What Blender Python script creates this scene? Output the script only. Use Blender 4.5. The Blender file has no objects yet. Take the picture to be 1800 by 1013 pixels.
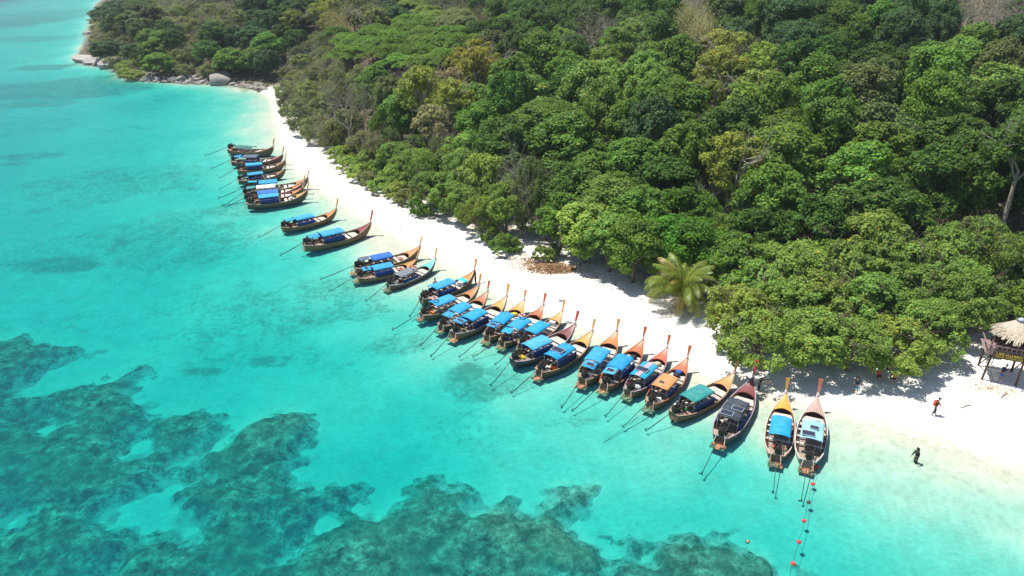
import bpy, bmesh, math, random
import numpy as np
from mathutils import Vector, Matrix

SC = bpy.context.scene
COL = SC.collection
R = math.radians
random.seed(7)

# ------------------------------------------------------------------ camera, sky, sun, exposure
CAM_H, PITCH, FPX = 37.0, R(25.0), 1270.0
cam = bpy.data.cameras.new('camera')
cam.sensor_width = 36.0
cam.lens = 36.0 * FPX / 1800.0
cam.clip_start, cam.clip_end = 0.5, 9000.0
camo = bpy.data.objects.new('camera', cam)
COL.objects.link(camo)
camo.location = (0, 0, CAM_H)
camo.rotation_euler = (math.pi / 2 - PITCH, 0, 0)
SC.camera = camo

SUN_EL = R(69.0)
SUN_TO = Vector((0.93, -0.36, 0)).normalized()          # the way shadows fall
world = bpy.data.worlds.new('World')
SC.world = world
world.use_nodes = True
wn = world.node_tree
sky = wn.nodes.new('ShaderNodeTexSky')
sky.sky_type = 'NISHITA'
sky.sun_disc = False
sky.sun_elevation = SUN_EL
sky.sun_rotation = math.atan2(-SUN_TO.x, -SUN_TO.y)
sky.altitude = 10.0
sky.air_density = 1.0
sky.dust_density = 0.6
bg = wn.nodes['Background']
wn.links.new(sky.outputs[0], bg.inputs[0])
bg.inputs[1].default_value = 0.108
sun = bpy.data.lights.new('sun', 'SUN')
sun.energy = 5.0
sun.angle = R(0.53)
sun.color = (1.0, 0.955, 0.88)
suno = bpy.data.objects.new('sun', sun)
COL.objects.link(suno)
sd = Vector((SUN_TO.x * math.cos(SUN_EL), SUN_TO.y * math.cos(SUN_EL), -math.sin(SUN_EL)))
suno.rotation_euler = sd.to_track_quat('-Z', 'Y').to_euler()
suno.location = (0, 0, 120)
SC.view_settings.view_transform = 'Standard'
SC.view_settings.look = 'None'
SC.view_settings.gamma = 1.0
SC.view_settings.exposure = 0.46
SC.view_settings.use_curve_mapping = False
SC.cycles.max_bounces = 6
SC.cycles.diffuse_bounces = 3
SC.cycles.transparent_max_bounces = 10
SC.cycles.caustics_reflective = False
SC.cycles.caustics_refractive = False


HAZE = 0.00015


def at(px, py, z=0.0):
    """the world point at height z seen at a place of the 1800 x 1013 photograph"""
    u = (px - 900) / FPX
    v = (py - 506.5) / FPX
    d = (u, math.cos(PITCH) - v * math.sin(PITCH), -math.sin(PITCH) - v * math.cos(PITCH))
    t = (z - CAM_H) / d[2]
    return Vector((d[0] * t, d[1] * t, z))


def pix(p):
    z = p[2] - CAM_H
    dep = p[1] * math.cos(PITCH) - z * math.sin(PITCH)
    up = p[1] * math.sin(PITCH) + z * math.cos(PITCH)
    return 900 + FPX * p[0] / dep, 506.5 - FPX * up / dep


# ------------------------------------------------------------------ numpy noise and distances
def hash2(ix, iy, seed):
    h = (ix.astype(np.int64) * 374761393 + iy.astype(np.int64) * 668265263 + seed * 974711) & 0xffffffff
    h = ((h ^ (h >> 13)) * 1274126177) & 0xffffffff
    h = h ^ (h >> 16)
    return (h & 0xffff) / 65535.0


def vnoise(x, y, seed=0):
    x = np.asarray(x, float); y = np.asarray(y, float)
    ix = np.floor(x); iy = np.floor(y)
    fx = x - ix; fy = y - iy
    fx = fx * fx * (3 - 2 * fx); fy = fy * fy * (3 - 2 * fy)
    a = hash2(ix, iy, seed); b = hash2(ix + 1, iy, seed)
    c = hash2(ix, iy + 1, seed); d = hash2(ix + 1, iy + 1, seed)
    return (a * (1 - fx) + b * fx) * (1 - fy) + (c * (1 - fx) + d * fx) * fy


def fbm(x, y, seed=0, octv=4):
    s = 0; a = 0.5; t = 0
    for i in range(octv):
        s = s + a * vnoise(x, y, seed + i * 17); t += a
        x = x * 2.03 + 5.1; y = y * 2.03 + 1.7; a *= 0.5
    return s / t


def seg_dist(X, Y, pts, closed=False):
    best = np.full(X.shape, 1e9)
    n = len(pts)
    for i in range(n if closed else n - 1):
        ax, ay = pts[i]; bx, by = pts[(i + 1) % n]
        dx, dy = bx - ax, by - ay
        L = dx * dx + dy * dy + 1e-9
        t = np.clip(((X - ax) * dx + (Y - ay) * dy) / L, 0, 1)
        d = np.hypot(X - (ax + t * dx), Y - (ay + t * dy))
        best = np.minimum(best, d)
    return best


def inside(X, Y, pts):
    r = np.zeros(X.shape, bool)
    n = len(pts)
    for i in range(n):
        ax, ay = pts[i]; bx, by = pts[(i + 1) % n]
        if ay == by:
            continue
        c = ((ay > Y) != (by > Y)) & (X < (bx - ax) * (Y - ay) / (by - ay) + ax)
        r ^= c
    return r


def smooth(pts, it=2):
    pts = [tuple(p) for p in pts]
    for _ in range(it):
        o = [pts[0]]
        for a, b in zip(pts[:-1], pts[1:]):
            o.append((a[0] * .75 + b[0] * .25, a[1] * .75 + b[1] * .25))
            o.append((a[0] * .25 + b[0] * .75, a[1] * .25 + b[1] * .75))
        o.append(pts[-1]); pts = o
    return pts


def wpts(l, z=0.0):
    return [tuple(at(x, y, z)[:2]) for x, y in l]


shore_px = [(1800, 822), (1700, 782), (1600, 751), (1500, 727), (1430, 712), (1380, 700), (1320, 690), (1260, 668),
            (1200, 640), (1140, 618), (1060, 585), (985, 558), (915, 535), (850, 500), (800, 468), (750, 440), (700, 413),
            (650, 385), (600, 352), (560, 325), (528, 300), (508, 270), (496, 245), (488, 215), (486, 190), (480, 172),
            (458, 160), (430, 153), (400, 149), (360, 147), (320, 147), (270, 143), (235, 140), (215, 136), (208, 128),
            (195, 119), (165, 117), (140, 111), (135, 102), (142, 90), (150, 76), (152, 62), (160, 40), (168, 20), (172, 0)]
S0 = wpts(shore_px)
S0 = [(330, -62), (170, 2), (95, 36)] + S0 + [(-420, 900), (-380, 1600)]
SHORE = smooth(S0, 1)
LAND = SHORE + [(700, 1600), (700, -62)]
floor_px = [(1900, 640), (1800, 600), (1700, 568), (1600, 555), (1500, 545), (1400, 525), (1290, 498), (1200, 478), (1100, 450),
            (990, 425), (920, 398), (850, 385), (770, 366), (705, 346), (650, 325), (610, 303), (580, 280), (556, 264), (535, 244),
            (516, 222), (506, 200), (505, 180), (500, 166), (478, 157), (462, 154)] + [(x, y - .6) for x, y in shore_px[21:-1]] + [(175, 2)]
F0 = [tuple(at(x, y, 1.2 if x > 470 else .15)[:2]) for x, y in floor_px]
F0 = [(330, 0), (120, 62)] + F0 + [(-410, 920), (-370, 1600)]
FLOORL = smooth(F0, 1)
FLOORP = FLOORL + [(700, 1600), (700, 0)]


def slope_at(x):
    return np.interp(x, [-420, -220, -150, -90, -40, 10, 80, 200], [.30, .34, .34, .28, .20, .14, .15, .16])


def ground_z(X, Y):
    X = np.atleast_1d(np.asarray(X, float)); Y = np.atleast_1d(np.asarray(Y, float))
    ds = seg_dist(X, Y, SHORE)
    land = inside(X, Y, LAND)
    df = seg_dist(X, Y, FLOORL)
    fl = inside(X, Y, FLOORP)
    z = np.where(land, 1.5 * (1 - np.exp(-ds * .055)), 0.0)
    hill = np.where(fl, slope_at(X) * np.maximum(0, df - 2.5), 0)
    hill = np.where(fl, hill * (0.86 + .28 * fbm(X / 42, Y / 42, 5, 3)), 0)
    z = z + np.minimum(hill, 70 + .12 * np.minimum(hill, 160))
    kk = np.where(~land & (Y > 150), np.clip((-70 - X) / 40, 0, 1) * np.clip((Y - 170) / 40, 0, 1), 0)
    ds = ds * (1 + kk * 2.2 * np.exp(-ds / 12)) + kk * 3.0 * np.clip(ds / 2, 0, 1)
    sea = 2.6 * (1 - np.exp(-(ds / 23.0) ** 1.5)) + .022 * np.maximum(0, ds - 45) + .06 * np.maximum(0, ds - 62) + .16 * np.maximum(0, ds - 95)
    z = np.where(land, z, -np.minimum(sea, 14 + .02 * sea) * .70)
    return z, np.where(land, ds, -ds), np.where(fl, df, -df)


def gz(x, y):
    return float(ground_z(x, y)[0][0])


def on_ground(px, py):
    z = 1.0
    for _ in range(6):
        p = at(px, py, z); z = .5 * z + .5 * gz(p.x, p.y)
    p = at(px, py, z)
    return Vector((p.x, p.y, gz(p.x, p.y)))


# ------------------------------------------------------------------ materials
def nodes(name):
    m = bpy.data.materials.new(name)
    m.use_nodes = True
    nt = m.node_tree
    b = nt.nodes.get('Principled BSDF')
    return m, nt, b


def N(nt, kind, **kw):
    n = nt.nodes.new(kind)
    for k, v in kw.items():
        if k in n.inputs.keys():
            n.inputs[k].default_value = v
        else:
            setattr(n, k, v)
    return n


def math_(nt, op, a, b=None, clamp=False):
    n = nt.nodes.new('ShaderNodeMath'); n.operation = op; n.use_clamp = clamp
    for i, v in enumerate((a, b)):
        if v is None:
            continue
        if isinstance(v, (int, float)):
            n.inputs[i].default_value = v
        else:
            nt.links.new(v, n.inputs[i])
    return n.outputs[0]


def mixc(nt, fac, a, b, blend='MIX'):
    n = nt.nodes.new('ShaderNodeMix'); n.data_type = 'RGBA'; n.blend_type = blend
    for sock, v in ((n.inputs[0], fac), (n.inputs[6], a), (n.inputs[7], b)):
        if isinstance(v, (int, float)):
            sock.default_value = v
        elif isinstance(v, tuple):
            sock.default_value = v + (1,) if len(v) == 3 else v
        else:
            nt.links.new(v, sock)
    return n.outputs[2]


def ramp(nt, fac, stops):
    n = nt.nodes.new('ShaderNodeValToRGB')
    e = n.color_ramp.elements
    while len(e) < len(stops):
        e.new(0.5)
    for i, (p, c) in enumerate(stops):
        e[i].position = p
        e[i].color = (c, c, c, 1) if isinstance(c, (int, float)) else tuple(c) + (1,)
    nt.links.new(fac, n.inputs[0])
    return n.outputs[0]


def noise(nt, scale, detail=4, rough=.55, coord='Object', stretch=None, dist=0.0):
    tc = nt.nodes.new('ShaderNodeTexCoord')
    v = tc.outputs[coord]
    if stretch:
        mp = nt.nodes.new('ShaderNodeMapping')
        mp.inputs['Scale'].default_value = stretch
        nt.links.new(v, mp.inputs[0]); v = mp.outputs[0]
    n = N(nt, 'ShaderNodeTexNoise', Scale=scale, Detail=detail, Roughness=rough, Distortion=dist)
    nt.links.new(v, n.inputs['Vector'])
    return n.outputs['Fac']


def mat(name, color=None, rough=.7, var=.25, scale=6.0, metal=0.0, bump=0.0, stretch=None, dirt=None, seam=None, spec=.35):
    """colour None = the object's own colour"""
    m, nt, b = nodes(name)
    if color is None:
        base = nt.nodes.new('ShaderNodeObjectInfo').outputs['Color']
    else:
        c = nt.nodes.new('ShaderNodeRGB'); c.outputs[0].default_value = tuple(color) + (1,); base = c.outputs[0]
    f = noise(nt, scale, 5, .6, stretch=stretch)
    k = ramp(nt, f, [(.25, 1 - var), (.75, 1 + var * .6)])
    base = mixc(nt, 1.0, base, k, 'MULTIPLY')
    if dirt:
        g = ramp(nt, noise(nt, scale * .35, 6, .7), [(.45, 0.0), (.7, 1.0)])
        base = mixc(nt, math_(nt, 'MULTIPLY', g, dirt[1]), base, tuple(dirt[0]))
    hgt = f
    if seam:
        tc = nt.nodes.new('ShaderNodeTexCoord')
        sx = nt.nodes.new('ShaderNodeSeparateXYZ'); nt.links.new(tc.outputs['Object'], sx.inputs[0])
        fr = math_(nt, 'FRACT', math_(nt, 'MULTIPLY', sx.outputs[seam[0]], seam[1]))
        ln = math_(nt, 'LESS_THAN', math_(nt, 'ABSOLUTE', math_(nt, 'SUBTRACT', fr, .5)), .09)
        base = mixc(nt, math_(nt, 'MULTIPLY', ln, .6), base, (0.03, .022, .016))
    nt.links.new(base, b.inputs['Base Color'])
    b.inputs['Roughness'].default_value = rough
    b.inputs['Metallic'].default_value = metal
    b.inputs['Specular IOR Level'].default_value = spec
    if bump:
        bn = N(nt, 'ShaderNodeBump', Strength=bump, Distance=.03)
        nt.links.new(hgt, bn.inputs['Height']); nt.links.new(bn.outputs[0], b.inputs['Normal'])
    return m


M = {}
M['hull'] = mat('hull_paint', None, .6, .35, 3, stretch=(6, .6, 10), dirt=((.10, .08, .06), .45), bump=.2)
M['lining'] = mat('hull_lining_wood', (.16, .10, .06), .8, .4, 8, stretch=(6, .8, 6))
M['rail'] = mat('rail_wood', None, .65, .3, 5, stretch=(5, .5, 5))
M['deck'] = mat('deck_varnish', None, .42, .28, 4, stretch=(8, .6, 1), seam=(0, 5.2), spec=.5)
M['pale_wood'] = mat('weathered_pale_wood', (.60, .54, .47), .8, .3, 5, stretch=(1, 6, 1), dirt=((.25, .2, .16), .5), bump=.2)
M['floor_wood'] = mat('floor_board_wood', (.40, .32, .25), .85, .4, 6, stretch=(8, .7, 1), dirt=((.12, .09, .07), .6), seam=(0, 6.5))
M['post'] = mat('prow_post_wood', None, .5, .3, 5, stretch=(6, 6, .8))
M['ribbon'] = mat('ribbon_cloth', None, .8, .15, 9)
M['tarp'] = mat('tarpaulin', None, .5, .22, 2.4, bump=.5, dirt=((.35, .45, .5), .16), spec=.35)
M['curtain'] = mat('side_curtain_cloth', None, .7, .25, 4, stretch=(1, 7, 1), bump=.4)
M['pole'] = mat('metal_pole', (.45, .46, .47), .4, .2, 8, metal=.6)
M['engine'] = mat('oily_engine_metal', (.028, .027, .026), .45, .6, 7, metal=.35, dirt=((.09, .045, .025), .6))
M['shaft'] = mat('dark_steel_shaft', (.05, .05, .055), .45, .4, 6, metal=.5)
M['rope'] = mat('rope_fibre', (.48, .42, .32), .9, .3, 12)
M['solar_frame'] = mat('aluminium_frame', (.62, .64, .66), .4, .1, 5, metal=.4)
M['ring'] = mat('float_plastic', None, .5, .12, 6)
M['plain'] = mat('painted_goods', None, .55, .22, 6)
M['skin'] = mat('skin', (.30, .165, .10), .6, .1, 9)
M['cloth'] = mat('clothing', None, .85, .2, 14)
M['hair'] = mat('hair', (.012, .010, .009), .6, .2, 12)
M['brown_timber'] = mat('stained_timber', (.10, .058, .040), .75, .4, 6, stretch=(5, 5, 1), bump=.2)
M['rail_timber'] = mat('faded_violet_timber', (.27, .19, .18), .75, .35, 6)
M['thatch'] = mat('dry_thatch', (.50, .42, .32), .95, .45, 9)
M['sign_board'] = mat('sign_board_paint', (.045, .030, .020), .6, .2, 5)
M['sign_text'] = mat('sign_lettering_paint', (.80, .55, .03), .6, .1, 5)
M['bark'] = mat('bark', (.17, .125, .09), .9, .45, 3, stretch=(3, 3, .7), bump=.5)
M['pale_bark'] = mat('pale_bark', (.36, .31, .26), .9, .4, 3, stretch=(3, 3, .7), bump=.4)
M['palm_stem'] = mat('palm_stem', (.30, .26, .11), .8, .3, 5)
M['litter'] = mat('dry_leaf_litter', (.34, .20, .11), .95, .5, 9)
M['white_hull'] = mat('white_gelcoat', (.75, .75, .72), .5, .1, 5)


def solar_mat():
    m, nt, b = nodes('solar_cells')
    tc = nt.nodes.new('ShaderNodeTexCoord')
    sx = nt.nodes.new('ShaderNodeSeparateXYZ'); nt.links.new(tc.outputs['Object'], sx.inputs[0])
    l = None
    for ax in (0, 1):
        fr = math_(nt, 'FRACT', math_(nt, 'MULTIPLY', sx.outputs[ax], 6.2))
        g = math_(nt, 'LESS_THAN', fr, .10)
        l = g if l is None else math_(nt, 'MAXIMUM', l, g)
    c = mixc(nt, l, (.022, .026, .05), (.075, .085, .11))
    nt.links.new(c, b.inputs['Base Color'])
    b.inputs['Roughness'].default_value = .18
    return m


M['solar'] = solar_mat()


def leaf_mat(name, transl=.30, rough=.55, spec=.16):
    m, nt, b = nodes(name)
    oi = nt.nodes.new('ShaderNodeObjectInfo')
    a = nt.nodes.new('ShaderNodeAttribute'); a.attribute_name = 'tint'
    c = mixc(nt, 1.0, oi.outputs['Color'], a.outputs['Color'], 'MULTIPLY')
    hv = N(nt, 'ShaderNodeHueSaturation')
    nt.links.new(c, hv.inputs['Color'])
    nt.links.new(math_(nt, 'ADD', math_(nt, 'MULTIPLY', oi.outputs['Random'], .36), .82), hv.inputs['Value'])
    nt.links.new(math_(nt, 'ADD', math_(nt, 'MULTIPLY', oi.outputs['Random'], .02), .49), hv.inputs['Hue'])
    c = hv.outputs[0]
    nt.links.new(c, b.inputs['Base Color'])
    b.inputs['Roughness'].default_value = rough
    b.inputs['Specular IOR Level'].default_value = spec
    t = nt.nodes.new('ShaderNodeBsdfTranslucent')
    c2 = mixc(nt, 1.0, c, (1.25, 1.25, .7), 'MULTIPLY')
    nt.links.new(c2, t.inputs[0])
    ms = nt.nodes.new('ShaderNodeMixShader'); ms.inputs[0].default_value = transl
    nt.links.new(b.outputs[0], ms.inputs[1]); nt.links.new(t.outputs[0], ms.inputs[2])
    nt.links.new(ms.outputs[0], nt.nodes['Material Output'].inputs[0])
    return m


M['leaf'] = leaf_mat('leaves')
M['frond'] = leaf_mat('palm_leaflets', .3, .4, .45)


def sand_mat():
    m, nt, b = nodes('white_coral_sand')
    base = ramp(nt, noise(nt, .55, 9, .72), [(.3, (.66, .62, .55)), (.55, (.79, .76, .70)), (.75, (.83, .80, .75))])
    a = nt.nodes.new('ShaderNodeAttribute'); a.attribute_name = 'wet'
    base = mixc(nt, math_(nt, 'MULTIPLY', a.outputs['Fac'], .75), base, (.66, .585, .45))
    a3 = nt.nodes.new('ShaderNodeAttribute'); a3.attribute_name = 'tide'
    tl = math_(nt, 'MULTIPLY', a3.outputs['Fac'], ramp(nt, noise(nt, 1.1, 7, .75), [(.40, 0.0), (.6, 1.0)]))
    base = mixc(nt, math_(nt, 'MULTIPLY', tl, .7), base, (.42, .37, .30))
    a2 = nt.nodes.new('ShaderNodeAttribute'); a2.attribute_name = 'litter'
    lf = ramp(nt, noise(nt, 1.6, 8, .75), [(.45, 0.0), (.62, 1.0)])
    base = mixc(nt, math_(nt, 'MULTIPLY', lf, a2.outputs['Fac']), base, (.30, .21, .13))
    nt.links.new(base, b.inputs['Base Color'])
    b.inputs['Roughness'].default_value = .9
    b.inputs['Specular IOR Level'].default_value = .15
    h = noise(nt, 2.6, 6, .65)
    bn = N(nt, 'ShaderNodeBump', Strength=.55, Distance=.12)
    nt.links.new(h, bn.inputs['Height']); nt.links.new(bn.outputs[0], b.inputs['Normal'])
    return m


def seabed_mat():
    m, nt, b = nodes('submerged_sand')
    base = ramp(nt, noise(nt, .5, 5, .6), [(.3, (.52, .51, .395)), (.7, (.62, .61, .485))])
    a = nt.nodes.new('ShaderNodeAttribute'); a.attribute_name = 'weed'
    n1 = noise(nt, .30, 8, .68, stretch=(1, .8, 1), dist=.8)
    n2 = noise(nt, 1.7, 5, .7)
    nn = math_(nt, 'ADD', math_(nt, 'MULTIPLY', n1, .5), math_(nt, 'MULTIPLY', n2, .5))
    th = math_(nt, 'SUBTRACT', .70, math_(nt, 'MULTIPLY', a.outputs['Fac'], .30))
    f = math_(nt, 'MULTIPLY', math_(nt, 'SUBTRACT', nn, th), 5.5, True)
    f = math_(nt, 'MULTIPLY', f, .62)
    base = mixc(nt, f, base, (.16, .155, .085))
    nt.links.new(base, b.inputs['Base Color'])
    b.inputs['Roughness'].default_value = .95
    b.inputs['Specular IOR Level'].default_value = 0.0
    h = noise(nt, 1.4, 5, .6, stretch=(1, 1.7, 1))
    bn = N(nt, 'ShaderNodeBump', Strength=.5, Distance=.25)
    nt.links.new(h, bn.inputs['Height']); nt.links.new(bn.outputs[0], b.inputs['Normal'])
    return m


def reef_mat():
    m, nt, b = nodes('coral_reef')
    f = noise(nt, .9, 7, .7)
    base = ramp(nt, f, [(.34, (.065, .075, .055)), (.46, (.17, .18, .12)), (.55, (.30, .30, .20)), (.67, (.54, .52, .36))])
    f3 = ramp(nt, noise(nt, 2.3, 5, .7), [(.35, .55), (.5, .95), (.68, 1.5)])
    base = mixc(nt, 1.0, base, f3, 'MULTIPLY')
    f2 = noise(nt, .22, 3, .5)
    base = mixc(nt, ramp(nt, f2, [(.35, 0.0), (.65, .55)]), base, (.16, .20, .12))
    a = nt.nodes.new('ShaderNodeAttribute'); a.attribute_name = 'cover'
    e = math_(nt, 'ADD', a.outputs['Fac'], math_(nt, 'MULTIPLY', math_(nt, 'SUBTRACT', noise(nt, .8, 8, .75), .5), 2.6))
    base = mixc(nt, math_(nt, 'MULTIPLY', math_(nt, 'SUBTRACT', e, .22), 2.6, True), (.56, .53, .42), base)
    nt.links.new(base, b.inputs['Base Color'])
    b.inputs['Roughness'].default_value = .95
    b.inputs['Specular IOR Level'].default_value = 0.0
    h = noise(nt, 2.6, 6, .7)
    bn = N(nt, 'ShaderNodeBump', Strength=.8, Distance=.3)
    nt.links.new(h, bn.inputs['Height']); nt.links.new(bn.outputs[0], b.inputs['Normal'])
    return m


def floor_mat():
    m, nt, b = nodes('forest_floor')
    base = ramp(nt, noise(nt, .6, 8, .7), [(.3, (.045, .04, .022)), (.5, (.085, .065, .038)), (.7, (.15, .12, .075))])
    a = nt.nodes.new('ShaderNodeAttribute'); a.attribute_name = 'inland'
    e = math_(nt, 'ADD', math_(nt, 'MULTIPLY', a.outputs['Fac'], .22), math_(nt, 'MULTIPLY', math_(nt, 'SUBTRACT', noise(nt, .45, 6, .7), .55), 2.2), True)
    base = mixc(nt, e, (.72, .68, .61), base)
    nt.links.new(base, b.inputs['Base Color'])
    b.inputs['Roughness'].default_value = 1.0
    return m


K_ABS = (1.50, 0.114, 0.122)       # one passage through a metre of this water


def water_mat():
    m, nt, b = nodes('sea_water')
    nt.nodes.remove(b)
    a = nt.nodes.new('ShaderNodeAttribute'); a.attribute_name = 'depth'
    d = a.outputs['Fac']
    tc = nt.nodes.new('ShaderNodeTexCoord')

    def nz(scale, detail, rough, st, rot, dist=0.0):
        mp = nt.nodes.new('ShaderNodeMapping')
        mp.inputs['Scale'].default_value = st; mp.inputs['Rotation'].default_value = (0, 0, rot)
        nt.links.new(tc.outputs['Object'], mp.inputs[0])
        n = N(nt, 'ShaderNodeTexNoise', Scale=scale, Detail=detail, Roughness=rough, Distortion=dist)
        nt.links.new(mp.outputs[0], n.inputs['Vector'])
        return n.outputs['Fac']
    w1 = nz(.55, 4, .55, (1, 2.0, 1), .35, .4)
    w2 = nz(2.1, 3, .55, (1, 1.7, 1), -.25, .3)
    hgt = math_(nt, 'ADD', math_(nt, 'MULTIPLY', w1, .7), math_(nt, 'MULTIPLY', w2, .3))
    bn = N(nt, 'ShaderNodeBump', Strength=.55, Distance=.22)
    nt.links.new(hgt, bn.inputs['Height'])
    # caustic network of brighter lines, painted into the colour of the water surface
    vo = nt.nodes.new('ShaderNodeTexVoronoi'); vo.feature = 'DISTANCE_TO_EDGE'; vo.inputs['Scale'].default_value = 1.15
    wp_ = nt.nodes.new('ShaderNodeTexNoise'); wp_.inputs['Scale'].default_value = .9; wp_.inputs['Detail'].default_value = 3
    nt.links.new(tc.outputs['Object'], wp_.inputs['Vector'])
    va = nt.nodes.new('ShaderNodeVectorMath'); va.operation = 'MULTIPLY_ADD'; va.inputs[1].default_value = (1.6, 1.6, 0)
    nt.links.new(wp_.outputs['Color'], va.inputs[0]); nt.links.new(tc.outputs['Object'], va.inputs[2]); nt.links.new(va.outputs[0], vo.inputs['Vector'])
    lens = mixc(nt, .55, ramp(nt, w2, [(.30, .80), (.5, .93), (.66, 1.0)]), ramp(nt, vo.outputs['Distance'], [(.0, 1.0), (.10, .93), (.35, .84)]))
    ch = []
    for k in K_ABS:
        ch.append(math_(nt, 'POWER', math.e, math_(nt, 'MULTIPLY', d, -k)))
    cc = nt.nodes.new('ShaderNodeCombineColor')
    for i in range(3):
        nt.links.new(ch[i], cc.inputs[i])
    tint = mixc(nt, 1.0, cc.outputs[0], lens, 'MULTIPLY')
    tr = nt.nodes.new('ShaderNodeBsdfTransparent'); nt.links.new(tint, tr.inputs[0])
    df = nt.nodes.new('ShaderNodeBsdfDiffuse')
    df.inputs[0].default_value = (.009, .138, .288, 1)
    sc = math_(nt, 'SUBTRACT', 1.0, math_(nt, 'POWER', math.e, math_(nt, 'MULTIPLY', d, -.12)))
    ms = nt.nodes.new('ShaderNodeMixShader')
    nt.links.new(sc, ms.inputs[0]); nt.links.new(tr.outputs[0], ms.inputs[1]); nt.links.new(df.outputs[0], ms.inputs[2])
    fr = N(nt, 'ShaderNodeFresnel', IOR=1.33); nt.links.new(bn.outputs[0], fr.inputs['Normal'])
    gl = N(nt, 'ShaderNodeBsdfGlossy', Roughness=.2); nt.links.new(bn.outputs[0], gl.inputs['Normal'])
    m2 = nt.nodes.new('ShaderNodeMixShader')
    nt.links.new(math_(nt, 'MULTIPLY', fr.outputs[0], .36), m2.inputs[0])
    nt.links.new(ms.outputs[0], m2.inputs[1]); nt.links.new(gl.outputs[0], m2.inputs[2])
    nt.links.new(m2.outputs[0], nt.nodes['Material Output'].inputs[0])
    return m


def rock_mat():
    m, nt, b = nodes('granite')
    oi = nt.nodes.new('ShaderNodeObjectInfo').outputs['Color']
    f = noise(nt, .7, 9, .7)
    k = ramp(nt, f, [(.3, .45), (.5, .85), (.7, 1.15)])
    base = mixc(nt, 1.0, oi, k, 'MULTIPLY')
    st = ramp(nt, noise(nt, .35, 6, .7), [(.5, 0.0), (.66, .8)])
    base = mixc(nt, st, base, (.13, .12, .11))
    nt.links.new(base, b.inputs['Base Color'])
    b.inputs['Roughness'].default_value = .9
    bn = N(nt, 'ShaderNodeBump', Strength=.8, Distance=.4)
    nt.links.new(f, bn.inputs['Height']); nt.links.new(bn.outputs[0], b.inputs['Normal'])
    return m


M['sand'] = sand_mat(); M['seabed'] = seabed_mat(); M['reef'] = reef_mat(); M['floor'] = floor_mat()
M['water'] = water_mat(); M['rock'] = rock_mat()


# ------------------------------------------------------------------ object helpers
def link(name, data, m=None, parent=None, color=None, loc=None):
    o = bpy.data.objects.new(name, data)
    COL.objects.link(o)
    if m is not None and data is not None and len(data.materials) == 0:
        data.materials.append(M[m] if isinstance(m, str) else m)
    if parent is not None:
        o.parent = parent
    if color is not None:
        o.color = tuple(color) + (1,)
    if loc is not None:
        o.location = loc
    return o


def tag(o, label=None, cat=None, group=None, kind=None):
    if label: o['label'] = label
    if cat: o['category'] = cat
    if group: o['group'] = group
    if kind: o['kind'] = kind
    return o


def thing(name, label, cat, loc=(0, 0, 0), rz=0.0, group=None, scale=1.0):
    o = bpy.data.objects.new(name, None)
    COL.objects.link(o)
    o.empty_display_size = .3
    o.location = loc; o.rotation_euler = (0, 0, rz); o.scale = (scale,) * 3
    return tag(o, label, cat, group)


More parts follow.
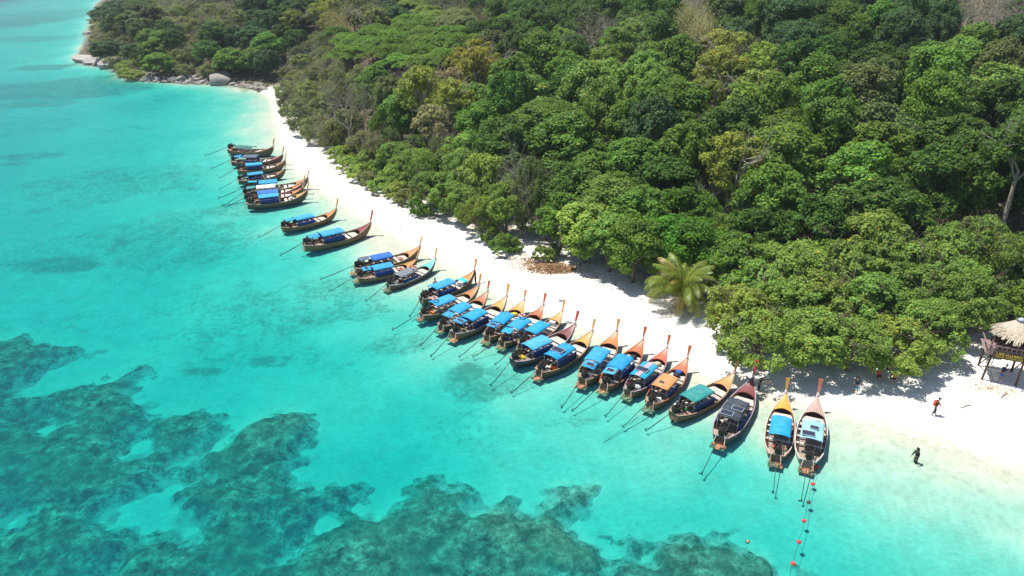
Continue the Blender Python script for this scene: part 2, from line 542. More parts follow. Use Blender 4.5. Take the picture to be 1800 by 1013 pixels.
class MB:
    def __init__(s):
        s.v = []; s.f = []; s.sm = []

    def add(s, vs, fs, smooth=False):
        n = len(s.v)
        s.v += [tuple(v) for v in vs]
        for f in fs:
            s.f.append(tuple(i + n for i in f)); s.sm.append(smooth)

    def box(s, c, d, rot=None, taper=1.0):
        hx, hy, hz = d[0] / 2, d[1] / 2, d[2] / 2
        vs = []
        for z in (-1, 1):
            k = taper if z > 0 else 1.0
            for x, y in ((-1, -1), (1, -1), (1, 1), (-1, 1)):
                v = Vector((x * hx * k, y * hy * k, z * hz))
                if rot is not None: v = rot @ v
                vs.append(v + Vector(c))
        s.add(vs, [(3, 2, 1, 0), (4, 5, 6, 7), (0, 1, 5, 4), (1, 2, 6, 5), (2, 3, 7, 6), (3, 0, 4, 7)])

    def tube(s, pts, rad, n=6, cap=True):
        pts = [Vector(p) for p in pts]
        if isinstance(rad, (int, float)): rad = [rad] * len(pts)
        rings = []
        prev = None
        for i, p in enumerate(pts):
            t = (pts[min(i + 1, len(pts) - 1)] - pts[max(i - 1, 0)])
            if t.length < 1e-9: t = Vector((0, 0, 1))
            t.normalize()
            a = prev if prev is not None else (Vector((0, 0, 1)) if abs(t.z) < .9 else Vector((1, 0, 0)))
            u = (a - t * a.dot(t))
            if u.length < 1e-6: u = t.orthogonal()
            u.normalize(); w = t.cross(u); prev = u
            rings.append([p + (u * math.cos(2 * math.pi * k / n) + w * math.sin(2 * math.pi * k / n)) * rad[i] for k in range(n)])
        s.loft(rings, True, cap)

    def loft(s, rings, closed=True, cap=True, smooth=True):
        n = len(rings[0]); vs = [v for r in rings for v in r]; fs = []
        for i in range(len(rings) - 1):
            for k in range(n if closed else n - 1):
                a = i * n + k; b = i * n + (k + 1) % n
                fs.append((a, b, b + n, a + n))
        s.add(vs, fs, smooth)
        if cap and closed:
            m = len(s.v) - len(vs)
            s.f.append(tuple(m + k for k in reversed(range(n)))); s.sm.append(False)
            s.f.append(tuple(m + (len(rings) - 1) * n + k for k in range(n))); s.sm.append(False)

    def ball(s, c, r, n=8, m=6, sc=(1, 1, 1)):
        rings = []
        for i in range(m + 1):
            a = math.pi * i / m
            rr = max(1e-3, math.sin(a))
            rings.append([Vector(c) + Vector((rr * math.cos(2 * math.pi * k / n) * r * sc[0], rr * math.sin(2 * math.pi * k / n) * r * sc[1], -math.cos(a) * r * sc[2])) for k in range(n)])
        s.loft(rings, True, True)

    def torus(s, c, R_, r, n=16, m=6, rot=None):
        rings = []
        for i in range(n + 1):
            a = 2 * math.pi * i / n
            ring = []
            for k in range(m):
                b = 2 * math.pi * k / m
                v = Vector(((R_ + r * math.cos(b)) * math.cos(a), (R_ + r * math.cos(b)) * math.sin(a), r * math.sin(b)))
                if rot is not None: v = rot @ v
                ring.append(v + Vector(c))
            rings.append(ring)
        s.loft(rings, True, False)

    def mesh(s, name):
        me = bpy.data.meshes.new(name)
        me.from_pydata([tuple(v) for v in s.v], [], s.f)
        me.polygons.foreach_set('use_smooth', s.sm)
        me.update()
        return me

    def build(s, name, m, parent=None, color=None):
        return link(name, s.mesh(name), m, parent, color)


def np_mesh(name, V, F):
    """F: (n,4) or (n,3) int array"""
    me = bpy.data.meshes.new(name)
    me.vertices.add(len(V)); me.vertices.foreach_set('co', np.asarray(V, np.float32).ravel())
    k = F.shape[1]
    me.loops.add(F.size); me.loops.foreach_set('vertex_index', F.astype(np.int32).ravel())
    me.polygons.add(len(F))
    me.polygons.foreach_set('loop_start', np.arange(0, F.size, k, dtype=np.int32))
    me.update(calc_edges=True)
    return me


def set_attr(me, name, vals):
    a = me.attributes.new(name, 'FLOAT', 'POINT')
    a.data.foreach_set('value', np.asarray(vals, np.float32))


# ------------------------------------------------------------------ terrain, sea bed, water
def axis(segs):
    out = [segs[0][0]]
    for a, b, s in segs:
        n = max(1, int(round((b - a) / s)))
        out += list(np.linspace(a, b, n + 1)[1:])
    return np.array(out)


gx = axis([(-3600, -900, 230), (-900, -420, 20), (-420, -230, 5), (-230, -95, 1.5), (-95, 62, .7), (62, 130, 1.6), (130, 330, 8), (330, 700, 60)])
gy = axis([(-60, 28, 4), (28, 125, .7), (125, 330, 1.5), (330, 700, 6), (700, 1500, 40), (1500, 6000, 400)])
GX, GY = np.meshgrid(gx, gy)
shp = GX.shape
GZ, GD, GF = [a.reshape(shp) for a in ground_z(GX.ravel(), GY.ravel())]

reef_px = [(-300, 600), (0, 606), (60, 598), (105, 618), (172, 622), (100, 648), (30, 688), (45, 702), (150, 682), (228, 668), (252, 640), (272, 652),
           (246, 700), (300, 738), (404, 735), (392, 768), (365, 800), (405, 785), (432, 757), (475, 742), (562, 752), (565, 780), (535, 800),
           (512, 845), (560, 858), (640, 848), (656, 880), (626, 902), (650, 918), (694, 903), (722, 860), (765, 844), (825, 868), (852, 902),
           (892, 888), (940, 918), (968, 878), (1045, 884), (1030, 912), (992, 936), (1050, 980), (1100, 966), (1130, 974), (1200, 962),
           (1290, 945), (1225, 975), (1350, 988), (1400, 1013), (1440, 1120), (700, 1300), (-600, 1300)]
hole_px = [[(170, 914), (205, 915), (240, 882), (285, 876), (330, 849), (350, 858), (312, 900), (312, 925), (265, 948), (236, 925), (200, 937)],
           [(306, 945), (330, 926), (346, 934), (318, 958)], [(85, 755), (112, 746), (120, 752), (95, 765)],
           [(245, 768), (262, 764), (262, 776), (246, 776)], [(250, 815), (275, 796), (280, 805), (256, 822)],
           [(322, 826), (352, 800), (356, 810), (338, 830)], [(0, 935), (28, 925), (30, 938), (5, 948)], [(520, 985), (532, 955), (538, 962), (528, 985)]]
REEF = wpts(reef_px, -2.0)
HOLES = [wpts(h, -2.0) for h in hole_px]


def reef_mask(X, Y):
    """signed distance, positive inside the reef"""
    wx = X + 2.4 * (fbm(X / 3.2, Y / 3.2, 31, 3) - .5) + 1.4 * (fbm(X / .9, Y / .9, 33, 2) - .5)
    wy = Y + 2.4 * (fbm(X / 3.2, Y / 3.2, 47, 3) - .5) + 1.4 * (fbm(X / .9, Y / .9, 49, 2) - .5)
    d = seg_dist(wx, wy, REEF, True) * np.where(inside(wx, wy, REEF), 1, -1)
    for h in HOLES:
        dh = seg_dist(wx, wy, h, True) * np.where(inside(wx, wy, h), -1, 1)
        d = np.minimum(d, dh)
    # sandy pockets in the reef
    n = fbm(X / 4.6, Y / 4.6, 71, 3)
    d = np.where(d > 0, np.minimum(d, (.79 - n) * 16), d)
    return d


near = (GX > -140) & (GX < 90) & (GY > 10) & (GY < 120)
RM = np.full(shp, -50.0)
RM[near] = reef_mask(GX[near], GY[near])
sea_noise = (fbm(GX / 9, GY / 9, 3, 4) - .5)
wetzone = np.clip(-GD / 8, 0, 1)
GZ = GZ + np.where(GD < 0, sea_noise * .8 * wetzone, 0)
GZ = GZ + np.where((GD > 1) & (GF < 0), (fbm(GX / 3, GY / 3, 9, 3) - .5) * .18 * np.clip(GD / 5, 0, 1), 0)
GZ = np.where(GD < -.5, np.minimum(GZ, -.02), GZ)
# weed cover of the sandy bottom
PXY = None
dep_ = GY * math.cos(PITCH) + (CAM_H + 2) * math.sin(PITCH)
upx = GX / np.maximum(dep_, 1)
weed = .50 + .9 * (fbm(GX / 17, GY / 17, 61, 3) - .5)
weed *= np.clip((-GD - 7) / 14, 0, 1)


def patch(cx, cy, rx, ry, val):
    global weed
    a = at(cx - rx, cy, -3); b = at(cx + rx, cy, -3); c = at(cx, cy - ry, -3); d = at(cx, cy + ry, -3)
    m = at(cx, cy, -3)
    e = ((GX - m.x) / max(1, (b.x - a.x) / 2)) ** 2 + ((GY - m.y) / max(1, (c.y - d.y) / 2)) ** 2
    w = np.clip(1.35 - e + .8 * (fbm(GX / 8, GY / 8, 77, 3) - .5), 0, 1)
    weed = np.maximum(weed, w * val)


for p_ in [(105, 165, 190, 24, 1.2), (50, 192, 120, 10, 1.1), (50, 284, 85, 10, 1.1), (10, 298, 60, 6, 1.0), (100, 30, 160, 14, 1.0), (40, 75, 120, 8, 1.0),
           (80, 128, 70, 6, 1.3), (0, 45, 120, 18, 1.2), (15, 597, 30, 8, 1.4), (840, 710, 110, 35, 1.0), (700, 640, 80, 25, .95), (1000, 780, 60, 14, .9),
           (300, 440, 220, 60, .95), (200, 340, 200, 50, .9), (560, 560, 200, 60, .9), (820, 690, 40, 18, 1.3), (100, 480, 120, 22, 1.15),
           (1190, 965, 120, 14, 1.3), (480, 660, 60, 12, 1.1), (360, 675, 50, 8, 1.3), (260, 148, 90, 6, 1.3), (240, 138, 60, 5, 1.4), (420, 395, 90, 20, .9)]:
    patch(*p_)
weed = np.clip(weed, 0, 1.6)
weed = np.where((GX < at(440, 157).x) & (GY > 170) & (GD > -9), np.maximum(weed, 1.5 + GD / 9), weed)
weed *= np.where(RM > -4, np.clip(-RM / 4, 0, 1), 1)

cz = lambda A: (A[:-1, :-1] + A[1:, :-1] + A[:-1, 1:] + A[1:, 1:]) / 4
FD, FF = cz(GD), cz(GF)
idx = np.arange(GX.size).reshape(shp)
Q = np.stack([idx[:-1, :-1], idx[:-1, 1:], idx[1:, 1:], idx[1:, :-1]], -1)
lit = np.clip(1 - np.abs(GF + 1) / 5, 0, 1) * (GD > 4)
tn_ = 2.2 * (fbm(GX / 11, GY / 11, 55, 3) - .5)
tide = np.maximum(np.exp(-((GD - 2.3 - tn_) / .42) ** 2), .8 * np.exp(-((GD - 4.6 - tn_ * 1.6) / .42) ** 2))
wet = np.clip(1 - GD / 2.2, 0, 1) * (GD > -3)


def patch_object(name, mask, m, attrs):
    q = Q[mask]
    used, inv = np.unique(q.ravel(), return_inverse=True)
    V = np.stack([GX.ravel()[used], GY.ravel()[used], GZ.ravel()[used]], -1)
    me = np_mesh(name, V, inv.reshape(-1, 4))
    me.polygons.foreach_set('use_smooth', np.ones(len(q), bool))
    for n_, A in attrs.items():
        set_attr(me, n_, A.ravel()[used])
    o = link(name, me, m)
    return tag(o, kind='structure')


patch_object('sea_bed', FD < -1.2, 'seabed', {'weed': weed})
ROCKY = (cz(GX) < at(466, 157).x) & (cz(GY) > 150)
patch_object('beach', (FD >= -1.2) & (FF < 0) & ~ROCKY, 'sand', {'wet': wet, 'litter': lit, 'tide': tide})
patch_object('forest_floor', (FD >= -1.2) & ((FF >= 0) | ROCKY), 'floor', {'inland': np.where((GX < at(466, 157).x) & (GY > 150), np.clip(7 + GD * 1.5, 6, 12), np.maximum(0, GF))})
zmin = np.minimum(np.minimum(GZ[:-1, :-1], GZ[1:, :-1]), np.minimum(GZ[:-1, 1:], GZ[1:, 1:]))
keep_z = GZ
GZ = np.zeros(shp)
reefup = np.clip((RM + .5) / 2.5, 0, 1) * .6
patch_object('sea_water', zmin < .04, 'water', {'depth': np.maximum(0, -keep_z - reefup)})
GZ = keep_z
print('terrain', GX.size)

# the reef: coral heads standing on the sand, one sheet of lumps
rx = np.arange(-75, 32, .33); ry = np.arange(30, 84, .33)
RX, RY = np.meshgrid(rx, ry)
rm = reef_mask(RX, RY)
rz0, _, _ = ground_z(RX.ravel(), RY.ravel())
rz0 = rz0.reshape(RX.shape) + (fbm(RX / 9, RY / 9, 3, 4) - .5) * .8
lump = np.abs(fbm(RX / 1.5, RY / 1.5, 90, 3) - .5) * 2
lump2 = fbm(RX / 4.5, RY / 4.5, 95, 2)
rmn = rm + 1.5 * (fbm(RX / 1.1, RY / 1.1, 140, 3) - .5)
soft = np.clip((rmn + .8) / 2.6, 0, 1); soft = soft * soft * (3 - 2 * soft)
rh = soft * (.12 + .55 * lump2) + (1 - lump) * .5 * soft - .08
cellx, celly = RX / 1.3 + 1.1 * vnoise(RX / 2, RY / 2, 12), RY / 1.3 + 1.1 * vnoise(RX / 2, RY / 2, 13)
dome = 1 - np.hypot(cellx - np.floor(cellx) - .5, celly - np.floor(celly) - .5) * 1.5
rh = rh + np.clip(dome, 0, 1) * .35 * hash2(np.floor(cellx), np.floor(celly), 5) * soft
RZ = np.minimum(rz0 + rh - .05, -.40)
ok = (rm[:-1, :-1] > -2.0) & (rm[1:, 1:] > -2.0) & (rm[1:, :-1] > -2.0) & (rm[:-1, 1:] > -2.0)
ridx = np.arange(RX.size).reshape(RX.shape)
RQ = np.stack([ridx[:-1, :-1], ridx[:-1, 1:], ridx[1:, 1:], ridx[1:, :-1]], -1)[ok]
used, inv = np.unique(RQ.ravel(), return_inverse=True)
me = np_mesh('coral_reef', np.stack([RX.ravel()[used], RY.ravel()[used], RZ.ravel()[used]], -1), inv.reshape(-1, 4))
me.polygons.foreach_set('use_smooth', np.ones(len(RQ), bool))
set_attr(me, 'cover', np.clip((rmn + 1.0) / 3.4, 0, 1).ravel()[used])
tag(link('coral_reef', me, 'reef'), 'brownish green coral reef spreading under the clear turquoise shallows', 'coral reef', kind='stuff')

# thin sea air round the whole scene
hz = MB(); hz.box((0, 3300, 48), (7400, 7400, 170))
hzo = hz.build('haze', None)
hm = bpy.data.materials.new('sea_air'); hm.use_nodes = True
hn = hm.node_tree; hn.nodes.remove(hn.nodes['Principled BSDF'])
pv_ = hn.nodes.new('ShaderNodeVolumePrincipled')
pv_.inputs['Color'].default_value = (.80, .90, 1.0, 1); pv_.inputs['Density'].default_value = HAZE; pv_.inputs['Anisotropy'].default_value = .1
hn.links.new(pv_.outputs[0], hn.nodes['Material Output'].inputs['Volume'])
hzo.data.materials.append(hm)
tag(hzo, kind='stuff')

# ------------------------------------------------------------------ longtail boats (bow along +Y, waterline z = 0)
HT = [(0, .50), (.04, .58), (.10, .74), (.2, .92), (.32, 1.0), (.5, 1.02), (.62, .97), (.72, .84), (.8, .67), (.87, .48), (.93, .29), (.97, .14), (1, .035)]
LEN, HALF = 9.2, 1.27


def half_w(t):
    return HALF * float(np.interp(t, [a for a, _ in HT], [b for _, b in HT]))


def sheer(t):
    return float(np.interp(t, [0, .08, .25, .45, .6, .72, .82, .9, .96, 1], [.86, .74, .66, .66, .72, .84, 1.04, 1.30, 1.58, 1.82]))


def keel(t):
    return float(np.interp(t, [0, .1, .7, .82, .9, .95, .98, 1], [-.12, -.30, -.32, -.22, .05, .42, .85, 1.30]))


TS = [0, .03, .07, .12, .18, .26, .35, .45, .55, .64, .71, .77, .82, .87, .91, .94, .97, 1]
_bm = {}


def shared(key, fn):
    if key not in _bm:
        _bm[key] = fn()
    return _bm[key]


def ystern(t):
    return t * LEN


def hull_mesh():
    b = MB(); rings = []
    for t in TS:
        w, s, k = half_w(t), sheer(t), keel(t)
        pr = [(1.0, 1.0), (.985, .93), (.93, .62), (.82, .34), (.60, .12), (.28, .02), (0, 0)]
        right = [(w * a, k + (s - k) * c) for a, c in pr]
        ring = [Vector((x, ystern(t) - .10 * (z < .2) * (t == 0), z)) for x, z in right] + [Vector((-x, ystern(t), z)) for x, z in reversed(right[:-1])]
        rings.append(ring)
    b.loft(rings, False, False)
    n = len(rings[0])
    b.add(rings[0], [tuple(range(n))])
    return b.mesh('hull')


def lining_mesh():
    b = MB(); rings = []
    for t in [.1, .18, .26, .35, .45, .55, .64, .71, .77, .8, .82, .86]:
        w, s = half_w(t) - .06, sheer(t) - .03
        zf = .16
        right = [(w, s), (w * .97, s * .7 + zf * .3), (w * .86, s * .3 + zf * .7), (w * .70, zf)]
        rings.append([Vector((x, ystern(t), z)) for x, z in right] + [Vector((-x, ystern(t), z)) for x, z in reversed(right)])
    b.loft(rings, False, False)
    n = len(rings[0]); b.add(rings[-1], [tuple(range(n))]); b.add(rings[0], [tuple(range(n))])
    return b.mesh('hull_lining')


def rail_mesh(zo, wo, th, hh, t0=0.0, t1=.995):
    b = MB()
    for s_ in (-1, 1):
        rings = []
        for t in np.linspace(t0, t1, 22):
            w, s = half_w(t) + wo, sheer(t) + zo
            y = ystern(t)
            rings.append([Vector((s_ * (w - th / 2), y, s - hh / 2)), Vector((s_ * (w + th / 2), y, s - hh / 2)),
                          Vector((s_ * (w + th / 2), y, s + hh / 2)), Vector((s_ * (w - th / 2), y, s + hh / 2))])
        b.loft(rings, True, True, False)
    w = half_w(t0) + wo
    if t0 == 0:
        b.box((0, -.03, sheer(0) + zo), (2 * w, .08, hh))
    return b.mesh('gunwale')


def deck_mesh(t0, t1, bow):
    b = MB(); rings = []
    for i in range(9):
        row = []
        for j in range(-4, 5):
            q = j / 4
            ta = t0 + (.035 * (1 - q * q) if bow else 0)
            t = ta + (t1 - ta) * i / 8
            w = max(.01, half_w(t) - .05)
            row.append(Vector((q * w, ystern(t), sheer(t) + .015 + .09 * (1 - q * q) * min(1, w))))
        rings.append(row)
    low = [[v - Vector((0, 0, .06)) for v in r] for r in rings]
    b.loft(rings, False, False)
    b.loft([list(reversed(r)) for r in low], False, False)
    e = 0 if bow else -1
    for k in range(8):
        b.add([rings[e][k], rings[e][k + 1], low[e][k + 1], low[e][k]], [(0, 1, 2, 3) if not bow else (3, 2, 1, 0)])
    return b.mesh('foredeck' if bow else 'stern_deck')


def floor_mesh():
    b = MB()
    xs = np.linspace(-1, 1, 8)
    for i in range(7):                                     # seven boards along the boat, gaps between them
        rings = []
        for t in np.linspace(.1, .84, 9):
            w = (half_w(t) - .06) * .70
            x0, x1 = xs[i] * w + .012, xs[i + 1] * w - .012
            y = ystern(t); z = .20 + .008 * (i % 3)
            rings.append([Vector((x0, y, z - .04)), Vector((x1, y, z - .04)), Vector((x1, y, z)), Vector((x0, y, z))])
        b.loft(rings, True, True, False)
    return b.mesh('floorboards')


def bench_mesh(t, n=2, wd=.2, z=None):
    b = MB()
    for i in range(n):
        y = ystern(t) + i * (wd + .02)
        w = half_w(y / LEN) - .075
        zz = (sheer(t) - .14 if z is None else z) + .006 * (i % 2)
        b.box((0, y, zz), (2 * w * (.97 + .02 * (i % 2)), wd, .045))
    return b.mesh('thwart')


def ribs_mesh():
    b = MB()
    for t in np.arange(.6, .83, .028):
        w, s = half_w(t) - .08, sheer(t)
        for q in (-1, 1):
            b.tube([(q * w, ystern(t), s + .02), (q * (w * .93), ystern(t), s * .5), (q * w * .72, ystern(t), .2)], .03, 4)
    return b.mesh('ribs')


def post_mesh(up=1.45, lean=.5, top=.15, low=1.0):
    b = MB(); rings = []
    y0, z0 = LEN - .02, 1.80
    ctrl = [(-low * .95, -low * .30, .06, .07), (-low * .4, -low * .12, .06, .08), (0.06, 0, .065, .09), (.35, .07, .075, .085), (.7, .20, .115, .075), (1.05, .32, .155, .06), (1.0 * up, lean, .20, .045)]
    for dz, dy, w, th in ctrl:
        c = Vector((0, y0 + dy + (.10 if dz < 0 else 0), z0 + dz))
        rings.append([c + Vector((-w, -th, 0)), c + Vector((w, -th, 0)), c + Vector((w, th, 0)), c + Vector((-w, th, 0))])
    b.loft(rings, True, True, False)
    return b.mesh('prow_post')


def ribbon_mesh():
    b = MB()
    for i in range(5):
        z = 1.86 + i * .065
        b.tube([(0, LEN + .0 + i * .012, z), (0, LEN + .0 + i * .012, z + .062)], [.125 - .006 * (i % 2), .118 + .006 * (i % 2)], 8)
    b.tube([(.10, LEN + .06, 1.9), (.16, LEN + .12, 1.62), (.15, LEN + .10, 1.32)], [.05, .045, .02], 5)
    b.tube([(-.10, LEN + .06, 1.9), (-.14, LEN + .12, 1.66), (-.15, LEN + .12, 1.45)], [.045, .04, .02], 5)
    return b.mesh('prow_ribbon')


def roof_mesh(y0, y1, hw, z, crown, seed, flap=.12):
    b = MB(); rng = random.Random(seed)
    ny, nx = 9, 10
    top = []
    for i in range(ny + 1):
        row = []
        bow = i / ny * 3
        sag = -.06 * math.sin(math.pi * (bow - math.floor(bow))) ** 2
        for j in range(-1, nx + 2):
            q = max(-1, min(1, j / nx * 2 - 1))
            x = q * hw
            zz = z + crown * (1 - q * q) + sag * (1 - .5 * q * q) + rng.uniform(-.02, .02)
            if j in (-1, nx + 1):
                x *= 1.012; zz -= flap + rng.uniform(-.03, .03)
            row.append(Vector((x, y0 + (y1 - y0) * i / ny + rng.uniform(-.01, .01), zz)))
        top.append(row)
    b.loft(top, False, False)
    low = [[v + Vector((-.02 * (1 if v.x > 0 else -1), 0, -.028)) for v in r] for r in top]
    b.loft([list(reversed(r)) for r in low], False, False)
    n = len(top[0])
    for e in (0, -1):
        for k in range(n - 1):
            b.add([top[e][k], top[e][k + 1], low[e][k + 1], low[e][k]], [(3, 2, 1, 0) if e == 0 else (0, 1, 2, 3)])
    for k in (0, -1):
        for i in range(ny):
            b.add([top[i][k], top[i + 1][k], low[i + 1][k], low[i][k]], [(0, 1, 2, 3) if k == 0 else (3, 2, 1, 0)])
    return b.mesh('roof')


def pole_mesh(h):
    b = MB(); b.tube([(0, 0, .16), (0, 0, h)], .028, 6); return b.mesh('roof_post')


def roof_frame_mesh(y0, y1, hw, z, crown):
    b = MB()
    for y in np.linspace(y0 + .1, y1 - .1, 4):
        b.tube([(q * hw * .96, y, z - .06 + crown * (1 - q * q)) for q in np.linspace(-1, 1, 7)], .022, 5)
    for q in (-1, 1):
        b.tube([(q * hw * .96, y0 + .05, z - .065), (q * hw * .96, y1 - .05, z - .065)], .024, 5)
    return b.mesh('roof_frame')


def curtain_mesh(y0, y1, side, z1, frac):
    b = MB(); rows = []
    n = 14
    for i in range(n + 1):
        y = y0 + (y1 - y0) * i / n
        t = y / LEN
        x = side * (half_w(t) - .10) + side * .03 * (1 if i % 2 else -1)
        zb = sheer(t) + .02
        zt = zb + (z1 - zb) * frac
        rows.append([Vector((x, y, zb)), Vector((x - side * .02, y, (zb + zt) / 2)), Vector((x - side * .05, y, zt)),
                     Vector((x - side * .075, y, zt)), Vector((x - side * .045, y, (zb + zt) / 2)), Vector((x - side * .025, y, zb))])
    b.loft(rows, True, True)
    return b.mesh('side_curtain')


def engine_mesh():
    b = MB()
    b.box((0, .1, 1.30), (.42, .95, .42)); b.box((0, .05, 1.56), (.30, .74, .14), None, .8)
    b.box((0, -.10, 1.02), (.30, .5, .20))
    for i in range(4):
        b.tube([(.22, -.2 + i * .18, 1.42), (.34, -.2 + i * .18, 1.46)], .04, 6)
    b.tube([(.34, -.28, 1.46), (.34, .42, 1.46), (.40, .66, 1.62), (.42, .80, 1.86)], .045, 6)
    b.tube([(-.26, -.15, 1.42), (-.26, .2, 1.42)], .11, 8)
    b.tube([(-.12, .2, 1.62), (-.12, .2, 1.80)], .12, 8)
    b.tube([(0, .55, 1.28), (0, .66, 1.28)], .20, 10)
    b.tube([(0, .12, .8), (0, .05, 1.12)], .07, 8)
    b.box((0, .1, .83), (.62, .5, .07))
    return b.mesh('engine')


def tiller_mesh():
    b = MB(); b.tube([(0, .5, 1.36), (.04, 1.15, 1.34), (.10, 1.75, 1.22)], [.03, .026, .03], 6)
    return b.mesh('tiller')


def radiator_mesh():
    b = MB(); b.box((0, .86, 1.28), (.50, .12, .46)); b.box((0, .86, 1.53), (.34, .10, .06)); return b.mesh('radiator')


def hose_mesh(k):
    b = MB(); rng = random.Random(k)
    s_ = 1 if k % 2 else -1
    p = [Vector((s_ * .15, .2, 1.25)), Vector((s_ * .45, -.15, .95)), Vector((s_ * .55, -.45, .35)), Vector((s_ * .25, -.62, .12)),
         Vector((-s_ * .2, -.6, .14)), Vector((-s_ * .45, -.42, .3)), Vector((-s_ * .35, -.08, .9))]
    b.tube(p, .035, 6); return b.mesh('cooling_hose')


def platform_mesh(i):
    b = MB()
    rng = random.Random(i)
    for k in range(3):
        b.box((-.42 + .42 * k, -.42 + rng.uniform(-.04, .04), .045 + .006 * (k % 2)), (.40, .86, .06))
    b.box((0, -.12, -.02), (1.2, .10, .07)); b.box((0, -.66, -.02), (1.2, .10, .07))
    b.tube([(-.5, -.66, .0), (-.42, -.02, .5)], .03, 5); b.tube([(.5, -.66, .0), (.42, -.02, .5)], .03, 5)
    return b.mesh('stern_platform')


def rudder_mesh():
    b = MB(); b.box((0, -.12, -.02), (.06, .24, .5)); return b.mesh('stern_post')


def panel_meshes():
    f = MB(); f.box((0, 0, .0), (1.06, .70, .045)); s_ = MB(); s_.box((0, 0, .026), (.98, .62, .012))
    return f.mesh('solar_panel'), s_.mesh('solar_cells')


def awning_mesh(seed):
    return roof_mesh(-.62, .62, .66, 0, .03, seed, .05)


WOOD = {'tan': (.56, .29, .085), 'orange': (.56, .215, .05), 'gold': (.60, .34, .06), 'red': (.46, .125, .045), 'brown': (.30, .16, .08), 'maroon': (.19, .04, .042),
        'pink': (.45, .12, .14), 'teal': (.12, .55, .55), 'grey': (.46, .36, .26), 'dark': (.14, .08, .05)}
TARP = {'azure': (.002, .29, .60), 'cyan': (.005, .36, .55), 'royal': (.004, .11, .48), 'white': (.72, .74, .75), 'green': (.02, .22, .20), 'dgreen': (.02, .12, .10), 'grey': (.16, .165, .19),
        'orange': (.60, .24, .075), 'pale': (.30, .56, .68), 'black': (.03, .032, .04), 'sheen': (.06, .36, .60), 'navygrey': (.09, .12, .17)}  # sheen: azure with a pale reflection mixed into the base colour
HULLS = {'brown': (.19, .115, .07), 'dark': (.11, .075, .052), 'black': (.05, .042, .04), 'navy': (.05, .05, .09), 'maroon': (.16, .05, .045), 'tan': (.24, .14, .07), 'grey': (.26, .22, .19), 'violet': (.12, .09, .12)}
RAILS = {'wood': (.36, .22, .13), 'pale': (.52, .46, .38), 'violet': (.30, .24, .29), 'pink': (.45, .17, .16), 'dark': (.10, .07, .05), 'teal': (.28, .48, .46), 'red': (.34, .12, .06), 'white': (.62, .58, .55)}

